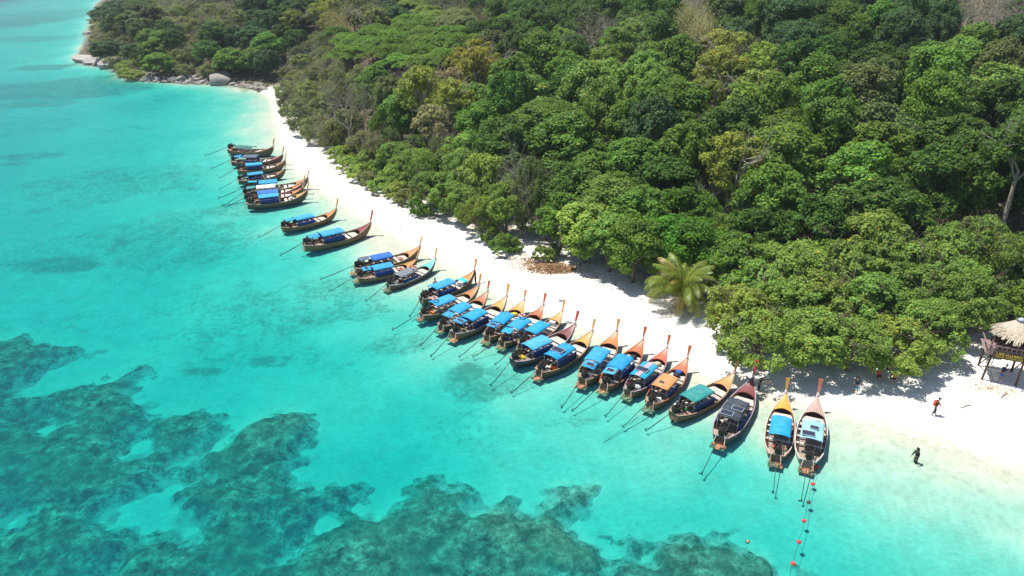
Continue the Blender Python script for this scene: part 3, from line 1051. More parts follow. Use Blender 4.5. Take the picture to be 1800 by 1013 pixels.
# stern (platform) px, deck tip px, propeller px, label, short name, deck, roof, hull, rail, options
BOATS = [
    ((393, 267), (480, 254), (361, 272), 'farthest longtail boat, dark hull with a low dark green roof', 'the farthest boat', 'tan', 'dgreen', 'dark', 'wood', dict(low=1, plat=0)),
    ((409, 289), (497, 271), (372, 295), 'pink and maroon longtail boat with a grey roof, second from the far end', 'the pink far boat', 'pink', 'navygrey', 'maroon', 'pink', dict(plat=0, awn='azure')),
    ((418, 304), (501, 281), (385, 312), 'plain brown longtail boat with a tall blue curtained cabin at the far end', 'the boat with the blue cabin', 'brown', 'azure', 'brown', 'wood', dict(plat=0, cur=1.0)),
    ((420, 322), (501, 297), (386, 331), 'plain brown longtail boat with a thin flat blue roof, just before the far cluster', 'the thin-roofed boat', 'brown', 'azure', 'dark', 'wood', dict(plat=0, cur=.5)),
    ((431, 341), (541, 311), (384, 347), 'rearmost boat of the tight far cluster, blue roof and pale rails', 'the rearmost clustered boat', 'orange', 'azure', 'brown', 'pale', dict(plat=0, awn='cyan')),
    ((430, 348), (534, 320), (392, 361), 'longtail boat with a white tarpaulin roof in the far cluster', 'the white-roofed boat', 'orange', 'white', 'dark', 'wood', dict(plat=0, awn='green')),
    ((433, 357), (533, 329), (396, 363), 'royal blue roofed longtail boat in the middle of the far cluster', 'the royal blue clustered boat', 'orange', 'royal', 'dark', 'pink', dict(plat=0)),
    ((436, 365), (540, 334), (402, 359), 'nearest boat of the far cluster, dark hull and azure roof over blue curtains', 'the nearest clustered boat', 'tan', 'azure', 'dark', 'wood', dict(plat=0, cur=.8)),
    ((497, 406), (591, 366), (455, 416), 'lone brown longtail boat with azure roof and a tilted blue awning aft', 'the lone brown boat', 'orange', 'azure', 'brown', 'wood', dict(plat=0, awn='azure', cur=.6)),
    ((536, 439), (651, 390), (493, 447), 'lone longtail boat with a maroon foredeck and azure roof and awning', 'the lone maroon boat', 'maroon', 'azure', 'brown', 'wood', dict(plat=0, awn='azure', cur=.8)),
    ((615, 481), (738, 432), (564, 489), 'longtail boat with royal blue roof lying behind an azure roofed one', 'the royal blue roofed boat', 'tan', 'royal', 'dark', 'wood', dict(awn='navygrey', plat=1)),
    ((620, 496), (733, 454), (579, 510), 'longtail boat with azure roof and an orange ring on its fore planks', 'the boat with the ring on its planks', 'orange', 'azure', 'brown', 'wood', dict(solar='stern', cur=.8)),
    ((676, 511), (765, 454), (643, 528), 'longtail boat with a teal foredeck and grey ridged roof', 'the teal decked boat', 'teal', 'grey', 'dark', 'teal', dict(cur=.5)),
    ((742, 533), (834, 475), (721, 555), 'azure roofed longtail boat with a person standing at its dark bow', 'the boat with the standing man', 'orange', 'azure', 'dark', 'dark', dict(cur=.6, plat=0)),
    ((733, 564), (841, 502), (690, 578), 'azure roofed longtail boat with a pink ring on its roof', 'the boat with the pink ring', 'orange', 'azure', 'brown', 'wood', dict()),
    ((768, 585), (857, 511), (740, 605), 'red decked longtail boat squeezed in with a short azure roof and awning', 'the squeezed red boat', 'red', 'azure', 'dark', 'wood', dict(awn='azure')),
    ((790, 599), (891, 520), (758, 624), 'longtail boat with a yellow ochre foredeck and long azure roof', 'the ochre decked boat', 'gold', 'azure', 'brown', 'violet', dict(solar='stern', cur=.8)),
    ((850, 604), (921, 526), (808, 626), 'golden tan decked longtail boat with azure roof and aft solar panel', 'the golden tan boat', 'tan', 'azure', 'brown', 'wood', dict(solar='stern')),
    ((877, 614), (955, 535), (832, 626), 'red decked longtail boat with a pink ring lying on its azure roof edge', 'the red boat beside the golden one', 'red', 'azure', 'dark', 'wood', dict(awn='azure')),
    ((909, 617), (989, 545), (871, 639), 'tan decked longtail boat tied by its prow, azure roof and red bundles aft', 'the boat tied by its prow', 'tan', 'azure', 'dark', 'wood', dict()),
    ((902, 642), (1011, 569), (863, 675), 'dark maroon longtail boat with a blue roof, pale sheen in its colour', 'the dark maroon boat', 'maroon', 'sheen', 'black', 'violet', dict(plat=0, cur=.9)),
    ((939, 667), (1041, 580), (900, 688), 'long tan longtail boat with one big solar panel on its azure roof', 'the boat with the big roof panel', 'tan', 'azure', 'dark', 'wood', dict(solar='roof', cur=.9)),
    ((1019, 682), (1084, 581), (988, 714), 'orange decked longtail boat, azure roof and small aft awning with solar panel', 'the orange decked boat', 'orange', 'azure', 'brown', 'wood', dict(solar='stern')),
    ((1055, 692), (1130, 596), (1007, 720), 'red decked longtail boat with curved azure roof and blue curtain', 'the curtained red boat', 'red', 'azure', 'brown', 'red', dict(solar='stern', cur=.9)),
    ((1098, 702), (1173, 610), (1065, 730), 'red decked longtail boat with a cyan roof carrying a pink strip and panel', 'the cyan roofed boat', 'red', 'cyan', 'brown', 'violet', dict(solar='roof', strip=1, cur=.4)),
    ((1136, 723), (1208, 629), (1096, 748), 'red decked longtail boat with an orange roof', 'the orange roofed boat', 'red', 'orange', 'brown', 'red', dict(solar='small', cur=.7)),
    ((1183, 737), (1291, 654), (1136, 755), 'longtail boat with a dull green roof and black stern', 'the green roofed boat', 'tan', 'green', 'brown', 'wood', dict(plat=0, cur=.7, rud=1)),
    ((1259, 788), (1324, 663), (1234, 830), 'longtail boat with a black framed roof of panels and maroon bow', 'the black roofed boat', 'maroon', 'black', 'dark', 'violet', dict(solar='two')),
    ((1362, 820), (1382, 690), (1360, 863), 'longtail boat with a gold foredeck and smooth azure roof, second from the right', 'the gold decked boat', 'gold', 'azure', 'brown', 'pale', dict()),
    ((1416, 831), (1438, 695), (1409, 878), 'rightmost longtail boat, greyish deck and patched pale blue roof', 'the rightmost boat', 'grey', 'pale', 'grey', 'white', dict(solar='two')),
]
POSTC = {'tan': (.58, .32, .13), 'orange': (.58, .27, .10), 'gold': (.62, .32, .06), 'red': (.46, .14, .06), 'brown': (.30, .14, .08), 'maroon': (.38, .06, .05), 'pink': (.36, .10, .08), 'teal': (.60, .38, .14), 'grey': (.48, .17, .11)}
ROOTS = {}


def fade(c):
    f = rngb.random() ** 2 * (.30 if c[2] > .38 and c[0] < .05 else .02); g = rngb.uniform(.84, 1.08)
    return tuple((x * (1 - f) + y * f) * g for x, y in zip(c, (.11, .42, .58)))


rngb = random.Random(11)
PANEL = panel_meshes()
for bi, (sp, tp, ep, label, ref, deck, roof, hull, rail, op) in enumerate(BOATS):
    plat = op.get('plat', 1)
    off = .85 if plat else 0.0
    k = 1.0
    for _ in range(5):
        a = at(sp[0], sp[1], .08); b_ = at(tp[0], tp[1], 1.86 * k)
        dv = Vector((b_.x - a.x, b_.y - a.y, 0))
        k = dv.length / (LEN + off)
    k = min(1.12, max(.80, k))
    u = dv.normalized()
    if op.get('mid', 1):
        # keep the middle where it is seen when the length is limited
        mid = (a + Vector((b_.x, b_.y, 0))) / 2
    st = Vector((b_.x, b_.y, 0)) - u * LEN * k
    rz = math.atan2(-u.x, u.y)
    root = thing('longtail_boat', label, 'boat', (st.x, st.y, -.07), rz, 'longtail boats moored along the beach', k)
    root.rotation_euler = (rngb.uniform(.0, .012), rngb.uniform(-.02, .02), rz)
    ROOTS[bi] = (root, k, ref)
    P = lambda name, key, fn, m, c=None, loc=None: link(name, shared(key, fn), m, root, c, loc)
    jit = lambda c: tuple(min(1, max(0, x * rngb.uniform(.86, 1.12))) for x in c)
    P('hull', 'hull', hull_mesh, 'hull', jit(HULLS[hull]))
    P('hull_lining', 'lining', lining_mesh, 'lining')
    P('gunwale', 'rail', lambda: rail_mesh(.015, .012, .09, .055), 'rail', jit(RAILS[rail]))
    P('rubbing_strake', 'rub', lambda: rail_mesh(-.17, .014, .05, .06, .01, .985), 'rail', jit(RAILS[rail if bi % 3 else 'wood']))
    P('foredeck', 'fdeck', lambda: deck_mesh(.775, .995, True), 'deck', jit(WOOD[deck]))
    P('stern_deck', 'sdeck', lambda: deck_mesh(0.002, .10, False), 'floor_wood')
    P('floorboards', 'floor', floor_mesh, 'floor_wood')
    for q, (t, n, w) in enumerate([(.30, 1, .24), (.42, 1, .24), (.53, 1, .24)]):
        P('thwart', 'th%d' % q, lambda: bench_mesh(t, n, w), 'pale_wood')
    P('thwart', 'thf', lambda: bench_mesh(.615, 2, .21), 'pale_wood')
    for q in range(5):
        P('fore_plank', 'fp%d' % q, lambda: bench_mesh(.685 + q * .0215, 1, .185, sheer(.70) - .20 + .01 * (q % 2)), 'pale_wood')
    P('ribs', 'ribs', ribs_mesh, 'lining')['kind'] = 'stuff'
    up = rngb.choice([1.35, 1.5, 1.5, 1.65])
    P('prow_post', 'post%.2f' % up, lambda: post_mesh(up, .42 + .1 * (up - 1.3), .15), 'post', jit(POSTC[deck]))
    P('prow_ribbon', 'ribbon', ribbon_mesh, 'ribbon', rngb.choice([(.75, .70, .66), (.75, .68, .62), (.70, .52, .48), (.72, .66, .58)]))
    low = op.get('low', 0)
    y0 = 1.75 + rngb.uniform(-.15, .2); y1 = y0 + rngb.uniform(2.9, 3.4)
    if op.get('awn') or op.get('solar') == 'stern': y0 += .35
    zr = 1.30 if low else rngb.uniform(1.64, 1.80)
    hw = .93; crown = .07 if roof in ('grey', 'navygrey', 'green', 'black', 'orange') else .16
    link('roof', roof_mesh(y0, y1, hw, zr, crown, bi), 'tarp', root, fade(TARP[roof]))
    link('roof_frame', roof_frame_mesh(y0, y1, hw, zr, crown), 'pole', root)
    for yy in (y0 + .12, (y0 + y1) / 2, y1 - .12):
        for q in (-1, 1):
            P('roof_post', 'pole%.1f' % zr, lambda: pole_mesh(zr - .05), 'pole', None, (q * (hw * .95), yy, 0))
    fr = op.get('cur', 0)
    if fr or rngb.random() < .4:
        for q in (-1, 1):
            link('side_curtain', curtain_mesh(y0 + .1, y1 - .15, q, zr - .03, (fr or .45) * .92), 'curtain', root, rngb.choice([(.01, .035, .16), (.01, .03, .11), (.008, .05, .22)]))

    def panel(loc, rx=0, sc=1.0, rzz=0):
        p = link('solar_panel', PANEL[0], 'solar_frame', root, None, loc)
        p.rotation_euler = (rx, 0, rzz); p.scale = (sc, sc, 1)
        c = link('solar_cells', PANEL[1], 'solar', p)
        return p
    so = op.get('solar')
    if so == 'roof': panel((-.12, (y0 + y1) / 2 - .2, zr + crown + .05), 0, 1.35, .03)
    if so == 'small': panel((-.2, y0 + 1.0, zr + crown + .04), 0, .55)
    if so == 'two':
        panel((-.30, y0 + .6, zr + crown + .05), 0, 1.05, .06); panel((.32 if roof == 'black' else .1, y0 + 1.7, zr + crown + .05), 0, .95 if roof == 'black' else .7, -.03)
    if op.get('strip'):
        sm = roof_mesh(y0 + .05, y1 - .05, .26, zr + crown + .012, .0, 77, .0)
        link('roof_stripe', sm, 'tarp', root, (.62, .33, .36))
    aw = op.get('awn') or ('azure' if so == 'stern' else None)
    if aw:
        za = zr + .10 + rngb.uniform(-.08, .12)
        ya = y0 - .85 if aw else 0
        ax = rngb.uniform(-.25, .15)
        o = link('stern_awning', awning_mesh(bi), 'tarp', root, fade(TARP[aw]), (ax, ya, za))
        o.rotation_euler = (rngb.uniform(-.12, .12), rngb.uniform(-.15, .1), rngb.uniform(-.1, .1))
        for q in (-1, 1):
            P('awning_post', 'awp', lambda: pole_mesh(1.75), 'pole', None, (ax + q * .5, ya + .1, .1))
        if so == 'stern': panel((ax + .05, ya, za + .06), o.rotation_euler.x, .78)
    if plat:
        P('stern_platform', 'plat%d' % (bi % 3), lambda: platform_mesh(bi % 3), 'rail', rngb.choice([(.45, .25, .10), (.40, .24, .12), (.46, .17, .08), (.38, .26, .15)]))
    if op.get('rud'):
        P('stern_post', 'rud', rudder_mesh, 'rail', (.12, .08, .05))
    # engine on its pivot, the long shaft reaching back into the water
    root_m = Matrix.Translation(root.location) @ root.rotation_euler.to_matrix().to_4x4() @ Matrix.Scale(k, 4)
    e = root_m.inverted() @ at(ep[0], ep[1], -.05)
    pv = Vector((0, .28, 1.22))
    yaw = math.atan2(e.x - pv.x, -(e.y - pv.y))
    en = P('engine', 'engine', engine_mesh, 'engine', None, (0, .28, 0)); en.rotation_euler = (0, 0, yaw)
    link('radiator', shared('radi', radiator_mesh), 'engine', en); link('tiller', shared('till', tiller_mesh), 'shaft', en)
    sh = MB()
    d_ = (e - pv); tip = pv + d_ * min(1.0, 6.2 / d_.length)
    tip.z = -.12
    sh.tube([pv, pv.lerp(tip, .35), tip], [.042, .034, .025], 7)
    sh.tube([pv.lerp(tip, .38) + Vector((0, 0, -.05)), pv.lerp(tip, .93) + Vector((0, 0, -.07))], .018, 5)
    shaft = sh.build('tail_shaft', 'shaft', root)
    pr = MB()
    dn = (tip - pv).normalized()
    sidev = dn.cross(Vector((0, 0, 1))).normalized(); upv = sidev.cross(dn)
    pr.tube([tip - dn * .08, tip + dn * .12], [.07, .03], 7)
    for q in range(3):
        an = q * 2.094 + bi
        rdir = sidev * math.cos(an) + upv * math.sin(an); tn = dn.cross(rdir)
        c = tip + rdir * .16
        pr.add([c - rdir * .12 + tn * .03, c + tn * .09 + dn * .04, c + rdir * .11, c - tn * .08 - dn * .04, c + dn * .015], [(0, 1, 4), (1, 2, 4), (2, 3, 4), (3, 0, 4), (3, 2, 1, 0)])
    pr.build('propeller', 'shaft', shaft)
    sk = MB(); sk.tube([tip - dn * .35 + upv * .02, tip - dn * .2 + upv * .22, tip + dn * .05 + upv * .28], [.025, .03, .02], 5)
    sk.build('propeller_guard', 'shaft', shaft)
    if plat or bi % 2:
        P('cooling_hose', 'hose%d' % (bi % 2), lambda: hose_mesh(bi % 2), 'rope')


def on_boat(bi, x, y, z):
    root, k, ref = ROOTS[bi]
    m = Matrix.Translation(root.location) @ root.rotation_euler.to_matrix().to_4x4() @ Matrix.Scale(k, 4)
    return m @ Vector((x, y, z)), root.rotation_euler.z


# ------------------------------------------------------------------ goods lying in the boats
def buoy_ring(bi, x, y, z, colr, label, tilt=(0, 0)):
    p, rz = on_boat(bi, x, y, z)
    o = thing('lifebuoy', label, 'lifebuoy', p, rz, 'lifebuoys on the boats')
    o.rotation_euler = (tilt[0], tilt[1], rz)

    def ring():
        b = MB(); b.torus((0, 0, .07), .30, .085, 20, 8); return b.mesh('ring')
    link('ring', shared('lb_ring', ring), 'ring', o, colr)

    def bands():
        b = MB()
        for i in range(4):
            a = i * math.pi / 2 + .4
            c = Vector((.30 * math.cos(a), .30 * math.sin(a), .07)); t = Vector((-math.sin(a), math.cos(a), 0)) * .055
            b.tube([c - t, c + t], .092, 8)
        return b.mesh('bands')
    link('bands', shared('lb_bands', bands), 'ring', o, (.72, .70, .66))


def crate_mesh():
    b = MB()
    b.box((0, 0, .02), (.56, .40, .04))
    for s_ in (-1, 1):
        for zz in (.09, .19, .29):
            b.box((0, s_ * .19, zz), (.56, .03, .07)); b.box((s_ * .27, 0, zz), (.03, .35, .07))
    for sx_ in (-1, 1):
        for sy_ in (-1, 1):
            b.box((sx_ * .262, sy_ * .182, .17), (.05, .05, .34))
    return b.mesh('crate')


def cooler_parts():
    a = MB(); a.box((0, 0, .19), (.66, .42, .36), None, 1.03)
    l = MB(); l.box((0, 0, .40), (.70, .46, .08), None, .94); l.box((0, 0, .445), (.4, .2, .03))
    return a.mesh('cooler'), l.mesh('lid')


def can_mesh():
    b = MB(); b.box((0, 0, .17), (.30, .18, .34)); b.box((0, 0, .36), (.26, .14, .05), None, .7)
    b.tube([(-.08, 0, .36), (-.05, 0, .45), (.06, 0, .45), (.09, 0, .36)], .018, 5); b.tube([(.12, 0, .36), (.13, 0, .43)], .03, 6)
    return b.mesh('fuel_can')


def bundle_mesh(seed):
    rng = random.Random(seed); b = MB()
    rings = []
    for i in range(9):
        a = math.pi * i / 8; rr = max(.02, math.sin(a) ** .7)
        rings.append([Vector((rr * .36 * math.cos(t) * rng.uniform(.82, 1.12), rr * .27 * math.sin(t) * rng.uniform(.82, 1.12), .19 - .19 * math.cos(a) * (1 if a > 1.5 else .95))) for t in np.linspace(0, 2 * math.pi, 11)[:-1]])
    b.loft(rings, True, True)
    return b.mesh('bundle')


def coil_mesh(seed):
    rng = random.Random(seed); b = MB()
    for i in range(5):
        b.torus((rng.uniform(-.03, .03), rng.uniform(-.03, .03), .03 + i * .035), .24 - .01 * i, .022, 14, 5)
    return b.mesh('rope_coil')


def drum_parts():
    a = MB(); a.tube([(0, 0, 0), (0, 0, .05), (0, 0, .50), (0, 0, .55)], [.19, .205, .205, .16], 12)
    l = MB(); l.tube([(0, 0, .55), (0, 0, .60)], [.13, .12], 10)
    return a.mesh('drum'), l.mesh('lid')


COLN = {'red': (.55, .035, .03), 'orange': (.66, .17, .03), 'yellow': (.68, .50, .03), 'white': (.74, .73, .70), 'blue': (.02, .10, .42), 'green': (.03, .30, .09), 'grey': (.26, .26, .27), 'black': (.03, .03, .03), 'cyan': (.03, .55, .60), 'pink': (.62, .22, .28), 'beige': (.55, .44, .30)}


def goods(kind, bi, x, y, z, cn, where, rz=0.0, sc=1.0):
    p, br = on_boat(bi, x, y, z)
    ref = ROOTS[bi][2]
    c = COLN[cn]
    if kind == 'cooler':
        o = thing('cooler_box', '%s cooler box %s %s' % (cn, where, ref), 'cooler', p, br + rz, 'boxes in the boats', sc)
        d = shared('cool', cooler_parts); link('box_body', d[0], 'plain', o, c); link('lid', d[1], 'plain', o, (.72, .71, .68))
    elif kind == 'drum':
        o = thing('plastic_drum', '%s plastic drum %s %s' % (cn, where, ref), 'drum', p, br + rz, 'drums in the boats', sc)
        d = shared('drum', drum_parts); link('drum_body', d[0], 'plain', o, c); link('lid', d[1], 'plain', o, (.05, .05, .05))
    else:
        nm, fn, m, lab, cat = {'crate': ('crate', crate_mesh, 'plain', 'slatted crate', 'crate'), 'can': ('fuel_can', can_mesh, 'plain', 'fuel can', 'fuel can'),
                               'bundle': ('cloth_bundle', lambda: bundle_mesh(3), 'curtain', 'cloth bundle', 'bundle'), 'jackets': ('life_jacket_pile', lambda: bundle_mesh(8), 'curtain', 'heap of life jackets', 'life jackets'),
                               'coil': ('rope_coil', lambda: coil_mesh(1), 'rope', 'coil of rope', 'rope')}[kind]
        o = link(nm, shared('g_' + kind, fn), m, None, c)
        o.location = p; o.rotation_euler = (0, 0, br + rz); o.scale = (sc,) * 3
        tag(o, '%s %s %s %s' % (cn, lab, where, ref), cat, 'goods stowed in the boats')


RINGC = (.72, .16, .06)
buoy_ring(11, .15, 6.5, .70, RINGC, 'orange lifebuoy lying on the pale fore planks between azure roof and bow')
buoy_ring(12, .45, 4.6, 2.05, RINGC, 'orange lifebuoy on the front edge of the grey boat roof')
buoy_ring(14, -.25, 2.2, 2.14, (.66, .28, .30), 'pink lifebuoy on the rear of an azure roof next to the standing man boat')
buoy_ring(18, -.35, 4.6, 2.14, (.66, .18, .20), 'pinkish red lifebuoy on the front edge of an azure roof in the packed row')
buoy_ring(27, .2, 6.0, .76, RINGC, 'orange lifebuoy lying in front of the black panel roof')
buoy_ring(10, .2, 6.2, .72, (.55, .2, .12), 'dull orange lifebuoy in front of the royal blue roof')
GOODS = [
    ('cooler', 21, -.10, 1.35, .22, 'red', 'in the stern of', .2), ('crate', 21, .42, 1.9, .22, 'orange', 'under the roof edge of', .5), ('can', 21, -.52, .95, .75, 'red', 'beside the engine of', 0),
    ('bundle', 20, .35, 1.0, .70, 'yellow', 'in the stern of', .3), ('bundle', 20, -.3, 1.3, .24, 'white', 'behind the roof of', .9), ('coil', 20, -.45, .75, .76, 'beige', 'on the stern of', 0),
    ('jackets', 19, .2, 1.2, .25, 'red', 'in the stern of', .4), ('jackets', 19, -.35, 1.75, .25, 'orange', 'near the roof of', 1.2), ('cooler', 19, .1, 6.7, .68, 'white', 'on the fore planks of', .3), ('can', 19, .5, .85, .75, 'red', 'by the gunwale of', .5),
    ('bundle', 16, .1, 1.35, .24, 'yellow', 'behind the roof of', .2), ('crate', 16, -.45, 1.1, .24, 'grey', 'behind the roof of', .1), ('coil', 16, .35, .55, .80, 'white', 'on the stern of', 0),
    ('jackets', 17, .1, 1.25, .25, 'orange', 'behind the awning of', .2), ('bundle', 17, -.4, 1.5, .25, 'yellow', 'under the awning of', .7), ('bundle', 17, .1, 6.6, .68, 'yellow', 'on the fore planks of', .1),
    ('jackets', 18, .2, 1.3, .25, 'blue', 'in the stern of', .2), ('crate', 18, -.35, 1.0, .25, 'green', 'in the stern of', .5),
    ('jackets', 14, .1, 1.5, .25, 'orange', 'under the roof of', .2), ('crate', 14, -.35, .95, .70, 'beige', 'on the stern deck of', .3), ('jackets', 15, 0, 1.4, .25, 'red', 'behind the roof of', .5), ('can', 15, .4, .9, .75, 'white', 'on the stern of', .5),
    ('crate', 13, -.25, 6.9, .72, 'grey', 'before the bow of', .1), ('cooler', 13, .3, 6.4, .68, 'white', 'amidships in', .4),
    ('jackets', 22, .25, 1.3, .25, 'orange', 'in the stern of', .5), ('drum', 22, -.15, 1.1, .25, 'blue', 'in the stern of', 0), ('can', 22, .48, .8, .75, 'white', 'on the stern of', .2),
    ('drum', 23, .3, 1.25, .25, 'white', 'behind the curtain of', 0), ('jackets', 23, -.35, 1.2, .25, 'orange', 'in the stern of', .8), ('bundle', 23, .15, 6.6, .70, 'black', 'on the fore planks of', .5),
    ('cooler', 24, .1, 1.3, .24, 'orange', 'behind the roof of', .1), ('bundle', 24, .45, 1.0, .7, 'white', 'on the stern of', .3), ('bundle', 24, .1, 6.7, .68, 'beige', 'on the fore planks of', .2), ('can', 24, -.45, .85, .75, 'red', 'on the stern of', .1),
    ('cooler', 25, .2, 1.25, .24, 'white', 'behind the roof of', .4), ('crate', 25, -.3, 1.0, .24, 'red', 'in the stern of', .2), ('bundle', 25, 0, 6.5, .70, 'black', 'on the fore planks of', .1), ('coil', 25, .35, .5, .82, 'beige', 'on the stern of', 0), ('jackets', 25, 0, 7.15, .74, 'blue', 'before the foredeck of', 0),
    ('cooler', 26, -.35, 1.0, .70, 'pink', 'on the stern of', .1), ('drum', 26, .1, 1.5, .25, 'green', 'under the roof edge of', 0), ('jackets', 26, .35, 1.1, .25, 'red', 'in the stern of', .5),
    ('drum', 27, -.35, 1.3, .25, 'green', 'behind the roof of', 0), ('crate', 27, .25, 1.3, .25, 'black', 'behind the roof of', .2), ('jackets', 27, -.25, 1.75, .25, 'cyan', 'under the rear roof edge of', .4), ('cooler', 27, .3, 5.7, .7, 'white', 'in front of the roof of', .1),
    ('jackets', 28, .15, 1.35, .25, 'blue', 'behind the roof of', .1), ('jackets', 28, -.1, .95, .72, 'orange', 'on the stern deck of', 0), ('crate', 28, .4, 1.0, .7, 'beige', 'on the stern deck of', .3),
    ('crate', 29, .35, 1.2, .25, 'black', 'behind the roof of', .3), ('drum', 29, -.4, 1.2, .25, 'black', 'behind the roof of', 0), ('bundle', 29, .3, 5.9, .7, 'blue', 'in front of the roof of', .3),
    ('crate', 12, .2, 1.1, .7, 'white', 'on the stern deck of', .3), ('jackets', 12, -.1, 2.2, .25, 'red', 'under the roof of', .3), ('bundle', 12, .35, 4.2, .7, 'beige', 'on the side bench of', .3),
    ('crate', 11, .15, .95, .75, 'beige', 'on the stern deck of', .3), ('jackets', 10, 0, 1.4, .25, 'orange', 'behind the roof of', .3), ('drum', 9, .2, 1.1, .25, 'blue', 'behind the roof of', .3), ('crate', 9, -.3, .9, .72, 'beige', 'on the stern deck of', .3),
    ('can', 8, .2, 1.2, .7, 'red', 'on the stern of', .3), ('crate', 8, -.2, 1.3, .25, 'black', 'behind the roof of', .3), ('jackets', 2, 0, 1.2, .3, 'red', 'behind the cabin of', .3), ('bundle', 3, .1, 1.3, .3, 'beige', 'behind the roof of', .3),
    ('bundle', 7, .2, .95, .74, 'white', 'on the stern of', .3), ('jackets', 7, 0, 6.6, .68, 'white', 'on the fore planks of', .4), ('bundle', 0, .1, 2.4, .35, 'white', 'beside the roof of', .2), ('jackets', 0, 0, 1.0, .7, 'red', 'on the stern of', .2),
]
for g in GOODS:
    goods(*g)
# a cyan cloth spread over the fore part of the boat with the standing man
p, br = on_boat(13, -.05, 7.0, 1.12)
o = link('cloth_cover', roof_mesh(-.35, .45, .62, 0, .05, 4, .1), 'tarp', None, COLN['cyan'])
o.location = p; o.rotation_euler = (.05, .05, br)
tag(o, 'turquoise cloth spread over goods before the bow of the boat with the standing man', 'cloth')
# a rope with a dark cloth between two prow posts
pa, _ = on_boat(18, 0, LEN + .4, 3.15); pb, _ = on_boat(19, 0, LEN + .4, 3.15)
b = MB(); pts = []
for i in range(13):
    q = i / 12; p = pa.lerp(pb, q); p.z -= .35 * 4 * q * (1 - q); pts.append(p)
b.tube(pts, .018, 5)
o = thing('mooring_rope', 'thin rope slung between the prow posts of two neighbouring boats, dark cloth on it', 'rope')
b.build('line', 'rope', o)
c = MB(); c.tube([pts[8] + Vector((0, 0, .02)), pts[9] + Vector((0, 0, .03)), pts[10] + Vector((0, 0, .03)), pts[11]], [.03, .09, .11, .06], 6)
c.build('cloth', 'cloth', o, (.05, .04, .045))

# ------------------------------------------------------------------ trees
def unit(v):
    return v / np.maximum(1e-9, np.linalg.norm(v, axis=-1, keepdims=True))


def leaves_mesh(name, C_, Nn, size, rng, asp=.62, tint=None, fold=.18, jag=False):
    """one bent leaf (or spray of leaves) per centre: a diamond folded along its midrib"""
    n = len(C_)
    Nn = unit(Nn)
    a = unit(rng.normal(size=(n, 3)))
    T = unit(a - Nn * np.sum(a * Nn, 1, keepdims=True)); B_ = np.cross(Nn, T)
    s = (size * rng.uniform(.6, 1.35, n))[:, None]
    fz = Nn * s * fold
    V = np.stack([C_ + T * s, C_ + B_ * s * asp - fz, C_ - T * s * .9 - fz * .6, C_ - B_ * s * asp - fz], 1).reshape(-1, 3)
    i = np.arange(n)[:, None] * 4
    F = np.concatenate([i + np.array([[0, 1, 2]]), i + np.array([[0, 2, 3]])], 0)
    me = np_mesh(name, V, F)
    if tint is None:
        tint = np.ones((n, 3))
    col = np.concatenate([np.repeat(tint, 4, 0), np.ones((n * 4, 1))], 1)
    at_ = me.attributes.new('tint', 'FLOAT_COLOR', 'POINT')
    at_.data.foreach_set('color', col.astype(np.float32).ravel())
    return me


def tints(n, rng, lob=None, k=.22, yel=.10, dry=.02):
    b = rng.uniform(1 - k, 1 + k, n)
    t = np.stack([b, b, b], 1)
    y = rng.random(n) < yel
    t[y] *= np.array([1.3, 1.18, .9])
    d = rng.random(n) < dry
    t[d] *= np.array([2.1, 1.15, .8])
    if lob is not None:
        t *= lob
    return t


